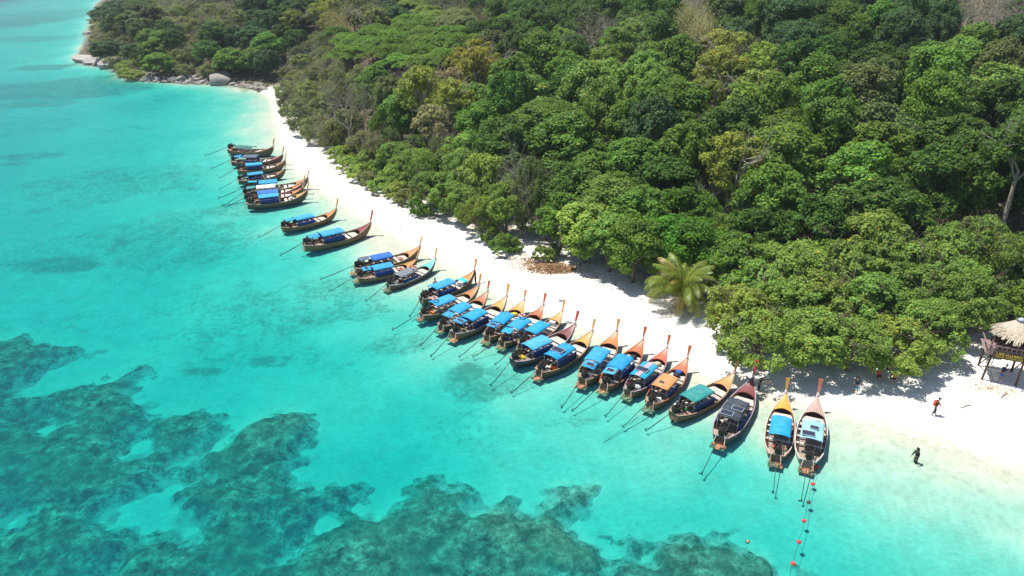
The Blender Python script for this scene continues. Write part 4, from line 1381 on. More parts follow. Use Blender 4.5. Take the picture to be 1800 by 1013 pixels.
def crown_blobs(seed, Rr, H, lobes, lobr, leaves, size, flat=.75, under=.25, upb=.45, spread=.72, asp=.62, name='crown', fuzz=.16, dry=.02, yel=.1, holes=0.0):
    """a crown of many clumps: leaves sit in the skin of each clump; local z runs from the crown's base"""
    rng = np.random.default_rng(seed)
    cs = []
    for i in range(lobes):
        for _ in range(30):
            u = rng.uniform(-under, 1); ph = rng.uniform(0, 2 * np.pi)
            r = np.sqrt(max(0, 1 - max(u, 0) ** 2)) * rng.uniform(.72, 1.05) if u > 0 else rng.uniform(.6, .95)
            c = np.array([r * np.cos(ph) * Rr * spread, r * np.sin(ph) * Rr * spread, H * (.36 + u * .52)])
            c[:2] *= 1 + .18 * np.sin(ph * 3 + seed) * rng.random()
            if all(np.linalg.norm((c - o[0]) * [1, 1, 1.1]) > lobr * .78 for o in cs):
                break
        cs.append((c, lobr * rng.uniform(.72, 1.28)))
    # inner clumps close the middle
    for i in range(max(2, lobes // 5)):
        ph = rng.uniform(0, 2 * np.pi); r = rng.uniform(0, .35)
        cs.append((np.array([r * Rr * np.cos(ph), r * Rr * np.sin(ph), H * rng.uniform(.55, .88)]), lobr * 1.15))
    areas = np.array([r ** 2 for _, r in cs]); cnt = np.maximum(8, (leaves * areas / areas.sum()).astype(int))
    Cs, Ns, Ts = [], [], []
    ctr = np.array([0, 0, H * .35])
    for (c, r), n in zip(cs, cnt):
        # each clump is itself a head of smaller heads
        ns = 8
        sd = unit(rng.normal(size=(ns, 3)) + unit(c - ctr) * .9 + np.array([0, 0, .45]))
        sr = rng.uniform(.42, .66, ns); pick = rng.integers(0, ns, n)
        dl = unit(rng.normal(size=(n, 3)) + sd[pick] * 1.0 + np.array([0, 0, .25]))
        pos = sd[pick] * .62 + dl * sr[pick][:, None]
        d = dl
        # small bumps within the clump
        rad = r * (1 + rng.normal(size=n) * .09)
        inner = rng.random(n) < .14
        rad[inner] *= rng.uniform(.35, .8, inner.sum())
        p = c + pos * rad[:, None] * np.array([1, 1, flat])
        lb = rng.uniform(.80, 1.18)
        if holes:
            k = fbm(p[:, 0] / (lobr * .6) + seed, p[:, 1] / (lobr * .6) + p[:, 2], seed, 2) > holes
            p, d = p[k], d[k]
        Cs.append(p); Ns.append(d * .75 + np.array([0, 0, upb]) + rng.normal(size=d.shape) * .36)
        Ts.append(tints(len(p), rng, lb, dry=dry, yel=yel))
    C_ = np.concatenate(Cs); Nn = np.concatenate(Ns); T_ = np.concatenate(Ts)
    return leaves_mesh(name, C_, Nn, size, rng, asp, T_)


def branchy(seed, Rr, H, base_r, lev=4, kids=3, up=.55, n=5, bend=.25, first=.38, gnarl=1.0):
    """trunk and limbs as one tapered tree; returns MB and the twig ends"""
    rng = random.Random(seed)
    b = MB(); ends = []

    def grow(p, d, ln, r, l):
        pts = [p]; dd = d.copy()
        steps = 3 if l else 4
        for i in range(steps):
            dd = (dd + Vector((rng.uniform(-1, 1), rng.uniform(-1, 1), rng.uniform(-.5, .8))) * bend * gnarl * (.6 if l == 0 else 1)).normalized()
            pts.append(pts[-1] + dd * ln / steps)
        r1 = r * (.62 if l < lev else .3)
        b.tube(pts, [r + (r1 - r) * i / steps for i in range(steps + 1)], n if l < 2 else 4 if l < 3 else 3, l == 0)
        if l >= lev:
            ends.append((pts[-1], dd)); return
        for k in range(kids + (1 if l == 0 and rng.random() < .6 else 0)):
            a = rng.uniform(0, 6.283)
            o = dd.orthogonal().normalized(); o2 = dd.cross(o)
            side = o * math.cos(a) + o2 * math.sin(a)
            nd = (dd * up + side * rng.uniform(.5, 1.0) + Vector((0, 0, .12))).normalized()
            q = rng.choice([1.0, .85, .7]) if l else rng.choice([1, .9])
            i0 = min(steps - 1, int(q * steps)); st = pts[i0].lerp(pts[min(steps, i0 + 1)], .5) if q < 1 else pts[-1]
            grow(st, nd, ln * rng.uniform(.55, .82) if l else Rr * rng.uniform(.45, .7), r1 * rng.uniform(.6, .85), l + 1)
    grow(Vector((0, 0, -.4)), Vector((rng.uniform(-.12, .12), rng.uniform(-.12, .12), 1)).normalized(), H * first + .4, base_r, 0)
    return b, ends


def trunk_mesh(seed, Rr, H, r, lev=2, kids=3, first=.5, n=7):
    b, _ = branchy(seed, Rr * 1.1, H, r, lev, kids, .8, n, .18, first)
    return b.mesh('trunk')


def twig_leaves(seed, ends, per, size, spread, asp=.5, upb=.5, name='crown'):
    rng = np.random.default_rng(seed)
    E_ = np.array([e[0] for e in ends])
    if len(E_) == 0: E_ = np.zeros((1, 3))
    C_ = np.repeat(E_, per, 0) + rng.normal(size=(len(E_) * per, 3)) * spread
    Nn = rng.normal(size=C_.shape) * .7 + np.array([0, 0, upb + .3])
    return leaves_mesh(name, C_, Nn, size, rng, asp, tints(len(C_), rng, None, .3, .15, .06))


KIND = {}


def crown_layers(seed, Rr, H, pads, leaves, size):
    """feathery crown of flat, layered sprays"""
    rng = np.random.default_rng(seed)
    Cs, Ns, Ts = [], [], []
    for i in range(pads):
        u = (i + .5) / pads
        ph = i * 2.399 + rng.uniform(-.3, .3); rr = np.sqrt(1 - (1 - u) * .85) * Rr * rng.uniform(.55, .95)
        c = np.array([rr * np.cos(ph), rr * np.sin(ph), H * (1.0 - .62 * (rr / Rr) ** 1.6) + rng.normal() * .25])
        pr = Rr * rng.uniform(.24, .38); n = int(leaves / pads)
        a = rng.uniform(0, 2 * np.pi, n); q = np.sqrt(rng.random(n)) * (1 + .2 * np.sin(a * 5 + i))
        p = c + np.stack([q * pr * np.cos(a), q * pr * np.sin(a), .38 * (1 - q ** 2) * pr + rng.normal(size=n) * .10], 1)
        Cs.append(p); Ns.append(np.stack([np.cos(a) * q * .55, np.sin(a) * q * .55, np.full(n, .9)], 1) + rng.normal(size=(n, 3)) * .3)
        Ts.append(tints(n, rng, rng.uniform(.86, 1.12), .18, .08, .01))
    return leaves_mesh('crown', np.concatenate(Cs), np.concatenate(Ns), size, rng, .5, np.concatenate(Ts), .1)


def make_kinds():
    K = KIND
    K['broad'] = []
    for i, (l, lr, lv, sz) in enumerate([(30, 1.55, 15000, .235), (36, 1.40, 16000, .225), (26, 1.75, 15000, .25), (42, 1.25, 16000, .22), (32, 1.5, 15000, .23), (46, 1.15, 16000, .215)]):
        K['broad'].append((crown_blobs(100 + i, 5.2, 8.6, l, lr, lv, sz, .95, .55, .35), trunk_mesh(200 + i, 5, 8, .32), 5.2, 8.6, 3.6))
    K['feather'] = [(crown_layers(300 + i, 5.4, 4.6, 30 + 4 * i, 15000, .19), trunk_mesh(320 + i, 5, 9, .26, 3, 3), 5.4, 4.6, 7.4) for i in range(3)]
    K['airy'] = [(crown_blobs(340 + i, 4.8, 8.0, 36, 1.0, 9500, .19, .7, .35, .4, .8, holes=.36, yel=.3), trunk_mesh(350 + i, 5.5, 15, .26, 3, 3, .55), 4.8, 8.0, 5.0) for i in range(3)]
    K['beach'] = [(crown_blobs(360 + i, 4.8, 5.2, 46, 1.0, 19000, .15, .75, .45, .45, .84, holes=.39, yel=.12), branchy(370 + i, 6, 5.2, .30, 3, 3, .7, 7, .35, .42, 1.3)[0].mesh('trunk'), 4.8, 5.2, 1.5) for i in range(4)]
    K['shrub'] = [(crown_blobs(380 + i, 3.0, 2.7, 28, .62, 7000, .12, .75, .5, .5, .8, yel=.2, dry=.02), trunk_mesh(390 + i, 2.6, 3.0, .10, 3, 4, .3, 5), 3.0, 2.7, .25) for i in range(3)]
    K['scrub'] = []
    for i in range(3):
        b, e = branchy(400 + i, 4.6, 5.5, .17, 4, 4, .55, 5, .3, .28)
        me = crown_blobs(410 + i, 4.4, 4.9, 42, .92, 12000, .135, .8, .5, .45, .8, holes=.33, yel=.25, dry=.03)
        K['scrub'].append((me, b.mesh('trunk'), 4.4, 4.9, .45))
    K['dry'] = []
    for i in range(4):
        b, e = branchy(430 + i, 5.0, 9.0, .20, 4, 4, .6, 5, .32, .45)
        K['dry'].append((twig_leaves(440 + i, e, 12, .17, .62), b.mesh('trunk'), 4.5, 5, 0.0))
    K['bare'] = []
    for i in range(3):
        b, e = branchy(460 + i, 5.6, 8.0, .24, 4, 4, .62, 6, .3, .42)
        K['bare'].append((twig_leaves(470 + i, e, 1, .16, .5), b.mesh('trunk'), 4.5, 5, 0.0))


make_kinds()
LEAFC = {'D': (.072, .148, .024), 'M': (.124, .232, .034), 'L': (.172, .285, .055), 'Y': (.240, .300, .055), 'F': (.115, .215, .020), 'O': (.185, .225, .080), 'G': (.090, .210, .020),
         'B': (.068, .135, .044), 'T': (.27, .27, .13), 'R': (.40, .21, .07), 'K': (.115, .155, .050), 'W': (.185, .190, .105), 'S': (.220, .325, .060), 'Z': (.27, .28, .05)}
WORDC = {'D': 'dark green', 'M': 'mid green', 'L': 'light green', 'Y': 'yellow-green', 'F': 'fresh green', 'O': 'olive', 'G': 'vivid green', 'B': 'bluish green', 'T': 'tan', 'R': 'rusty orange',
         'K': 'dull olive', 'W': 'brown', 'S': 'lime green', 'Z': 'golden yellow'}
WORDK = {'broad': ('broadleaf_tree', 'round-crowned tree'), 'feather': ('feathery_tree', 'feathery tree'), 'airy': ('airy_tree', 'loose airy tree'), 'beach': ('beach_tree', 'spreading tree'),
         'shrub': ('beach_shrub', 'shrub'), 'scrub': ('scrub_tree', 'scrubby tree'), 'dry': ('dry_tree', 'twiggy tree'), 'bare': ('bare_tree', 'bare grey tree')}
TREES = []
PLACED = []
trng = random.Random(21)


def plant(x, y, kind, tone, Rr=None, H=None, dz=0.0, variant=None, label=None, lean=None):
    """Rr crown radius wanted, H whole height wanted"""
    v = KIND[kind][variant if variant is not None else trng.randrange(len(KIND[kind]))]
    crown, trunk, r0, h0, base = v
    s = (Rr / r0) if Rr else trng.uniform(.85, 1.15)
    tot = base + h0 if kind not in ('dry', 'bare') else 9.0
    sz = (H / tot) if H else s * trng.uniform(.92, 1.08)
    z = gz(x, y) + dz
    nm, wk = WORDK[kind]
    root = thing(nm, None, 'shrub' if kind == 'shrub' else 'tree', (x, y, z), trng.uniform(0, 6.28))
    root.scale = (s, s, sz)
    if lean: root.rotation_euler = (lean[0], lean[1], root.rotation_euler.z)
    c = LEAFC[tone]; j = trng.uniform(.88, 1.12); jr = trng.uniform(.92, 1.10)
    link('trunk', trunk, 'pale_bark' if kind in ('dry', 'bare', 'airy', 'scrub') else 'bark', root)
    link('crown', crown, 'leaf', root, (c[0] * j * jr, c[1] * j, c[2] * j), (0, 0, base))
    TREES.append([root, kind, tone, x, y, z + tot * sz * .75, label, s * r0])
    PLACED.append((x, y, s * r0))
    return root


def plant_px(px, py, kind, tone, Rr=None, H=None, **k):
    p = on_ground(px, py)
    return plant(p.x, p.y, kind, tone, Rr, H, **k)


# --- the trees and bushes that make the edge of the beach, and others one can pick out (feet in photograph places)
FRONT = [
    (508, 176, 'scrub', 'O', 4.2, 5.0), (517, 196, 'scrub', 'K', 4.4, 5.4), (527, 214, 'scrub', 'O', 4.6, 5.2), (541, 236, 'scrub', 'K', 4.6, 5.6), (566, 250, 'scrub', 'O', 4.2, 5.6), (586, 262, 'scrub', 'O', 3.8, 5.4),
    (545, 195, 'scrub', 'O', 4.6, 7), (575, 225, 'scrub', 'O', 4.6, 7), (610, 250, 'scrub', 'O', 4, 6.5), (556, 176, 'scrub', 'K', 4.6, 7), (600, 215, 'scrub', 'K', 4.6, 7.6),
    (600, 284, 'shrub', 'S', 2.8, 2.8), (616, 301, 'shrub', 'S', 2.7, 2.5), (634, 315, 'shrub', 'S', 2.8, 2.6), (653, 327, 'shrub', 'O', 2.7, 2.5), (676, 339, 'shrub', 'S', 2.7, 2.6), (700, 349, 'shrub', 'S', 2.6, 2.6), (717, 358, 'shrub', 'O', 2.2, 2.3),
    (624, 282, 'shrub', 'S', 2.8, 3.2), (645, 298, 'shrub', 'S', 2.8, 3.2), (668, 313, 'shrub', 'L', 2.8, 3.3), (692, 326, 'shrub', 'S', 2.8, 3.4), (716, 338, 'shrub', 'L', 2.8, 3.6), (640, 275, 'scrub', 'O', 3.4, 4.6), (668, 290, 'scrub', 'K', 3.4, 4.6),
    (700, 306, 'beach', 'L', 3.8, 5.4), (735, 322, 'beach', 'L', 4.0, 5.8),
    (733, 377, 'shrub', 'G', 1.7, 2.2), (748, 381, 'shrub', 'M', 1.5, 1.9), (765, 367, 'beach', 'L', 4.0, 5.6), (798, 380, 'beach', 'L', 3.8, 5.2), (828, 392, 'beach', 'L', 3.6, 5.4), (772, 345, 'beach', 'M', 4.4, 7.0), (812, 352, 'beach', 'L', 4.6, 7.6), (848, 398, 'beach', 'S', 3.4, 5.6),
    (856, 372, 'beach', 'S', 4.6, 9.0), (888, 396, 'beach', 'L', 3.8, 7.4), (884, 445, 'shrub', 'M', 2.1, 2.5), (903, 442, 'shrub', 'L', 1.5, 1.8), (866, 428, 'shrub', 'M', 1.8, 2.2), (955, 459, 'shrub', 'L', 1.6, 2.0), (972, 452, 'shrub', 'M', 1.2, 1.7),
    (925, 392, 'scrub', 'K', 3.6, 10.5), (942, 402, 'scrub', 'K', 3.0, 8.0), (985, 424, 'broad', 'M', 4.0, 7.8), (1028, 446, 'broad', 'S', 4.4, 8.2), (1070, 462, 'broad', 'L', 4.3, 7.6), (1112, 470, 'broad', 'M', 3.8, 7.6),
    (1060, 425, 'broad', 'L', 4.8, 9.6), (1120, 440, 'broad', 'M', 4.6, 9.6), (1165, 462, 'broad', 'G', 4.0, 7.6), (1215, 478, 'broad', 'G', 4.0, 7.8), (1185, 440, 'broad', 'G', 4.4, 9.2), (1247, 492, 'broad', 'G', 3.0, 6.0),
    (1282, 496, 'broad', 'M', 3.8, 7.6), (1318, 490, 'broad', 'D', 4.0, 8.6), (1010, 405, 'broad', 'D', 4.6, 10.0),
    # the low wide trees on the sand in front
    (1338, 652, 'beach', 'S', 4.6, 5.6), (1415, 640, 'beach', 'L', 4.4, 5.4), (1490, 652, 'beach', 'L', 4.2, 5.2), (1560, 650, 'beach', 'S', 4.2, 5.0), (1612, 622, 'beach', 'L', 3.8, 5.4),
    (1300, 600, 'beach', 'S', 4.0, 5.8), (1372, 592, 'beach', 'L', 4.4, 6.4), (1440, 590, 'beach', 'S', 4.6, 6.6), (1515, 590, 'beach', 'L', 4.6, 6.6), (1580, 575, 'beach', 'L', 4.4, 6.8), (1330, 560, 'beach', 'L', 4.2, 6.6),
    (1400, 545, 'beach', 'L', 4.4, 7.4), (1470, 540, 'beach', 'L', 4.6, 7.6), (1540, 540, 'beach', 'L', 4.6, 7.8), (1610, 545, 'beach', 'L', 4.4, 7.6), (1660, 560, 'beach', 'L', 4.0, 7.0), (1345, 520, 'broad', 'S', 3.2, 6.4), (1520, 505, 'broad', 'S', 4.2, 8.8),
    (1682, 590, 'beach', 'L', 4.0, 6.6), (1655, 520, 'beach', 'L', 4.2, 8.0), (1730, 530, 'beach', 'L', 4.0, 8.0), (1780, 520, 'broad', 'M', 3.8, 7.0), (1700, 500, 'beach', 'L', 3.8, 8.0), (1795, 560, 'beach', 'L', 3.4, 6.4), (1850, 600, 'beach', 'M', 4.2, 7.0),
    # marked trees of the forest
    (745, 262, 'airy', 'Y', 5.2, 15.5), (800, 268, 'airy', 'Y', 4.6, 13.5), (612, 262, 'bare', 'K', 4.6, 10.0), (640, 238, 'bare', 'W', 3.6, 9.0), (1745, 448, 'airy', 'D', 5.6, 16.5), (1790, 400, 'broad', 'D', 5.0, 12.0), (1680, 405, 'broad', 'D', 5.0, 12.5), (1795, 425, 'broad', 'D', 5.0, 13.0),
]
for f in FRONT:
    if 840 < f[0] < 1300 and 368 < f[1] < 500 and f[2] != 'shrub':
        f = (f[0], f[1] + (26 if f[0] > 1100 and f[1] > 440 else 16 if f[1] > 388 else 8)) + f[2:]
    plant_px(*f)
NFRONT = len(PLACED)

# --- the forest behind: trees at uneven spacing, their sort taken from what grows there in the photograph
SEEDS = [
    (160, 60, 'broad', 'B'), (185, 90, 'scrub', 'O'), (215, 60, 'scrub', 'K'), (240, 30, 'broad', 'K'), (250, 90, 'broad', 'B'), (205, 20, 'broad', 'B'), (270, 60, 'broad', 'M'), (290, 105, 'broad', 'M'), (330, 60, 'scrub', 'O'), (320, 20, 'scrub', 'O'),
    (350, 95, 'scrub', 'O'), (300, 35, 'broad', 'D'), (380, 60, 'broad', 'D'), (395, 20, 'scrub', 'O'), (375, 110, 'scrub', 'K'), (420, 50, 'broad', 'B'), (410, 100, 'broad', 'M'), (470, 100, 'broad', 'L'), (440, 75, 'broad', 'M'), (450, 20, 'broad', 'B'),
    (490, 110, 'scrub', 'O'), (500, 45, 'broad', 'D'), (520, 75, 'scrub', 'K'), (225, 95, 'scrub', 'S'), (180, 40, 'scrub', 'O'),
    (560, 25, 'airy', 'Y'), (600, 30, 'dry', 'T'), (550, 60, 'scrub', 'O'), (530, 110, 'airy', 'O'), (560, 105, 'scrub', 'O'), (640, 35, 'airy', 'O'), (620, 8, 'broad', 'D'), (500, 10, 'broad', 'D'), (690, 10, 'broad', 'B'), (660, 12, 'scrub', 'K'),
    (600, 70, 'feather', 'F'), (640, 60, 'feather', 'F'), (690, 50, 'feather', 'F'), (740, 25, 'feather', 'S'), (740, 60, 'feather', 'F'), (790, 60, 'feather', 'F'), (620, 95, 'feather', 'F'), (690, 90, 'feather', 'F'), (770, 90, 'feather', 'F'), (820, 50, 'feather', 'O'), (830, 85, 'feather', 'F'),
    (780, 15, 'scrub', 'K'), (830, 25, 'dry', 'W'), (855, 10, 'broad', 'D'), (570, 150, 'scrub', 'O'), (540, 140, 'scrub', 'K'), (630, 130, 'scrub', 'O'), (660, 120, 'broad', 'M'), (680, 165, 'broad', 'D'), (650, 185, 'broad', 'M'), (720, 120, 'scrub', 'K'),
    (820, 115, 'airy', 'Z'), (850, 118, 'airy', 'Z'), (700, 210, 'broad', 'M'), (680, 225, 'airy', 'T'), (790, 200, 'airy', 'T'), (830, 150, 'scrub', 'O'), (780, 240, 'scrub', 'O'), (730, 250, 'beach', 'L'), (650, 250, 'scrub', 'O'), (830, 250, 'beach', 'L'),
    (860, 170, 'broad', 'M'), (870, 60, 'broad', 'D'), (900, 100, 'broad', 'D'), (930, 40, 'broad', 'D'), (960, 80, 'broad', 'D'), (1000, 20, 'broad', 'D'), (1020, 60, 'broad', 'D'), (950, 120, 'broad', 'M'), (1010, 110, 'broad', 'B'), (1060, 30, 'broad', 'D'), (1120, 20, 'broad', 'D'), (1080, 60, 'scrub', 'K'),
    (1060, 75, 'bare', 'W'), (1065, 96, 'shrub', 'R'), (1045, 106, 'shrub', 'R'), (1110, 80, 'airy', 'L'), (1150, 60, 'broad', 'D'), (1165, 35, 'broad', 'D'), (1215, 20, 'bare', 'W'), (1195, 70, 'dry', 'T'), (1250, 20, 'broad', 'K'), (1180, 105, 'broad', 'M'), (1250, 70, 'broad', 'D'),
    (900, 140, 'broad', 'M'), (960, 190, 'feather', 'M'), (910, 200, 'broad', 'D'), (880, 250, 'broad', 'D'), (1010, 150, 'broad', 'D'), (1080, 130, 'broad', 'L'), (1140, 130, 'broad', 'L'), (1100, 170, 'broad', 'L'), (1050, 180, 'broad', 'L'), (1180, 160, 'broad', 'M'), (1120, 200, 'broad', 'M'), (1210, 200, 'broad', 'M'),
    (1250, 130, 'airy', 'S'), (1290, 130, 'airy', 'Y'), (1320, 150, 'airy', 'S'), (1280, 165, 'airy', 'S'), (1300, 60, 'broad', 'B'), (1330, 20, 'broad', 'M'), (1310, 90, 'broad', 'K'), (1380, 60, 'broad', 'B'), (1430, 15, 'broad', 'D'), (1390, 110, 'broad', 'D'), (1470, 60, 'broad', 'D'), (1500, 100, 'broad', 'D'),
    (1540, 40, 'broad', 'M'), (1560, 100, 'broad', 'D'), (1500, 20, 'broad', 'B'), (1600, 60, 'broad', 'B'), (1590, 20, 'scrub', 'K'), (1640, 15, 'broad', 'B'), (1680, 30, 'scrub', 'K'), (1730, 20, 'bare', 'W'), (1640, 100, 'broad', 'M'), (1700, 80, 'broad', 'L'), (1760, 60, 'broad', 'B'), (1780, 120, 'broad', 'K'),
    (1700, 130, 'broad', 'K'), (1640, 140, 'broad', 'M'), (1560, 150, 'broad', 'K'), (1480, 150, 'broad', 'D'), (1420, 150, 'broad', 'M'), (1510, 200, 'broad', 'K'), (1450, 210, 'broad', 'M'), (1580, 200, 'broad', 'M'), (1360, 200, 'broad', 'M'), (1300, 210, 'broad', 'M'), (1260, 230, 'broad', 'D'), (1340, 260, 'broad', 'M'),
    (1270, 300, 'airy', 'Y'), (1260, 330, 'airy', 'S'), (1220, 300, 'broad', 'D'), (1180, 330, 'broad', 'D'), (1190, 260, 'broad', 'M'), (1140, 240, 'broad', 'M'), (1110, 290, 'broad', 'M'), (1160, 290, 'broad', 'D'), (1060, 250, 'broad', 'M'), (1090, 230, 'broad', 'M'), (1030, 300, 'broad', 'D'), (980, 260, 'broad', 'M'), (940, 230, 'broad', 'D'),
    (990, 320, 'broad', 'M'), (960, 340, 'broad', 'M'), (915, 290, 'scrub', 'K'), (870, 300, 'beach', 'S'), (1080, 340, 'broad', 'M'), (1230, 370, 'broad', 'D'), (1290, 380, 'broad', 'M'), (1350, 320, 'broad', 'M'), (1420, 310, 'broad', 'M'), (1390, 370, 'broad', 'D'), (1330, 420, 'broad', 'M'), (1480, 290, 'broad', 'K'), (1540, 280, 'broad', 'M'),
    (1500, 340, 'broad', 'M'), (1560, 340, 'broad', 'D'), (1620, 280, 'broad', 'M'), (1640, 330, 'broad', 'D'), (1470, 400, 'broad', 'M'), (1530, 400, 'broad', 'S'), (1580, 410, 'broad', 'S'), (1680, 230, 'broad', 'D'), (1740, 220, 'broad', 'D'), (1780, 260, 'broad', 'D'), (1620, 220, 'broad', 'M'), (1780, 180, 'broad', 'D'), (1700, 180, 'broad', 'D'), (1640, 400, 'broad', 'D'), (1780, 350, 'broad', 'D'), (1700, 380, 'broad', 'D'),
]
SA = np.array([(s[0], s[1]) for s in SEEDS], float)
# far hillside and forest candidates
cand = []
gxs = np.arange(-330, 175, 2.6); gys = np.arange(58, 420, 2.6)
CX, CY = np.meshgrid(gxs, gys)
CX = CX.ravel() + np.array([trng.uniform(-1.2, 1.2) for _ in range(CX.size)]); CY = CY.ravel() + np.array([trng.uniform(-1.2, 1.2) for _ in range(CY.size)])
zz, dd_, ff = ground_z(CX, CY)
order = list(range(len(CX))); trng.shuffle(order)
order.sort(key=lambda i: round(CY[i] / 40))
grid = {}


def near_ok(x, y, r):
    gi, gj = int(x // 12), int(y // 12)
    for a in (-1, 0, 1):
        for b_ in (-1, 0, 1):
            for (ox, oy, orr) in grid.get((gi + a, gj + b_), ()):
                if (x - ox) ** 2 + (y - oy) ** 2 < ((r + orr) * .66) ** 2:
                    return False
    return True


def put(x, y, r):
    grid.setdefault((int(x // 12), int(y // 12)), []).append((x, y, r))


for (x, y, r) in PLACED:
    put(x, y, r * .95)
for i in order:
    x, y, z, f = CX[i], CY[i], zz[i], ff[i]
    if f < (.6 if x < -110 else 5.0):
        continue
    px, py = pix((x, y, z))
    if 1690 < px < 1800 and 420 < py < 520: continue
    px, py = pix((x, y, z + 8))
    ptx, pty = pix((x, y, z + 13))
    if px < (166 if y > 150 else 120) or px > 1850 or pty > 640 or pix((x, y, z + 3))[1] < -6:
        continue
    dist = math.hypot(x, y)
    d2 = ((SA - np.array([px + trng.gauss(0, 10), py + trng.gauss(0, 8)])) * np.array([1, 1.25])) ** 2
    kx = int(np.argmin(d2.sum(1)))
    kind, tone = SEEDS[kx][2:4]
    if kind == 'broad' and trng.random() < .10:
        tone = trng.choice('DMKLB')
    far = x < -60 and y > 190
    r = {'broad': trng.uniform(4.0, 6.6), 'feather': trng.uniform(4.8, 6.2), 'airy': trng.uniform(3.8, 5.2), 'scrub': trng.uniform(3.2, 4.6), 'dry': trng.uniform(3.6, 4.8), 'bare': trng.uniform(4, 5.2), 'beach': trng.uniform(3.8, 4.8), 'shrub': trng.uniform(2.4, 3.2)}[kind]
    if far: r *= .95
    if y > 290: r *= 1.3
    if not near_ok(x, y, r):
        continue
    put(x, y, r)
    H = {'broad': trng.uniform(9.5, 13.5), 'feather': trng.uniform(9.5, 11.5), 'airy': trng.uniform(11, 14.5), 'scrub': trng.uniform(5.5, 8.5), 'dry': trng.uniform(9, 12.5), 'bare': trng.uniform(9, 12), 'beach': trng.uniform(7, 9), 'shrub': trng.uniform(6, 8)}[kind]
    if far: H *= .70
    H *= min(1.0, .62 + f / 40)
    if y > 300: H *= 1.2
    plant(x, y, kind, tone, r, H)
# younger growth standing in the gaps of the near forest
for i in order:
    x, y, z, f = CX[i], CY[i], zz[i], ff[i]
    if f < 6 or y > 190 or len(TREES) > 760: continue
    px, py = pix((x, y, z))
    if 1650 < px < 1800 and 400 < py < 520: continue
    px, py = pix((x, y, z + 3))
    if px < 500 or px > 1850 or py < 0 or py > 640: continue
    r = trng.uniform(2.2, 3.0)
    gi, gj = int(x // 12), int(y // 12)
    if any((x - ox) ** 2 + (y - oy) ** 2 < ((r + orr) * .56) ** 2 for a in (-1, 0, 1) for b_ in (-1, 0, 1) for (ox, oy, orr) in grid.get((gi + a, gj + b_), ())): continue
    put(x, y, r)
    plant(x, y, 'scrub', trng.choice('MMDLK'), r, trng.uniform(4.0, 6.5))
print('trees', len(TREES), {k: sum(t[1] == k for t in TREES) for k in KIND})

# --- labels: sort, colour and the place in its line of trees behind something on the beach
MARKS = [(140, 'the leftmost shore rocks'), (215, 'the rusty headland rock'), (300, 'the headland rocks'), (383, 'the big grey boulder'), (450, 'the far end of the sand'), (500, 'the narrow strip of far sand'),
         (545, 'the far boat cluster'), (598, 'the lone brown boat'), (657, 'the lone maroon boat'), (742, 'the royal blue roofed boat'), (838, 'the boat with standing man'), (895, 'the ochre decked boat'),
         (957, 'the pile of dry leaves'), (1017, 'the dark maroon boat'), (1087, 'the orange decked boat'), (1190, 'the coconut palm'), (1297, 'the green roofed boat'), (1383, 'the gold decked boat'), (1443, 'the rightmost boat'),
         (1503, 'the man in navy'), (1560, 'the wading woman'), (1645, 'the person with red backpack'), (1765, 'the lifeguard tower'), (1850, 'the right picture edge')]
ORD = ['first', 'second', 'third', 'fourth', 'fifth', 'sixth', 'seventh', 'eighth', 'ninth', 'tenth', 'eleventh', 'twelfth', 'thirteenth', 'fourteenth', 'fifteenth', 'sixteenth', 'seventeenth', 'eighteenth', 'nineteenth', 'twentieth']
ORD += ['twenty-' + o for o in ORD[:9]] + ['thirtieth'] + ['thirty-' + o for o in ORD[:9]] + ['fortieth'] + ['forty-' + o for o in ORD[:9]] + ['fiftieth'] + ['fifty-' + o for o in ORD[:9]] + ['sixtieth']
colm = {}
for t in TREES:
    px, py = pix((t[3], t[4], t[5]))
    m_ = min(range(len(MARKS)), key=lambda i: abs(MARKS[i][0] - px))
    colm.setdefault((m_, t[1], t[2]), []).append(t)
for (m_, kind, tone), l in colm.items():
    l.sort(key=lambda t: t[4])
    for i, t in enumerate(l):
        root = t[0]
        c_ = WORDC[tone] + ' ' if kind != 'bare' else ''
        nth = ORD[i] + ' ' if len(l) > 1 else 'the only '
        root['label'] = t[6] or '%s%s%s inland behind %s' % (nth, c_, WORDK[kind][1], MARKS[m_][1])
        root['group'] = {'shrub': 'shrubs at the edge of the sand', 'beach': 'spreading trees along the beach'}.get(kind, 'trees of the forest behind the beach')

# --- the coconut palm on the sand
pp = on_ground(1199, 541)
palm = thing('coconut_palm', 'young coconut palm with arching yellow-green fronds standing alone on the sand', 'palm', pp)
b = MB()
b.tube([(0, 0, -.3), (-.1, .02, .6), (-.22, .05, 1.3), (-.30, .05, 2.0)], [.34, .24, .20, .24], 9)
b.build('trunk', 'palm_stem', palm)
prng = random.Random(5); nrng = np.random.default_rng(5)


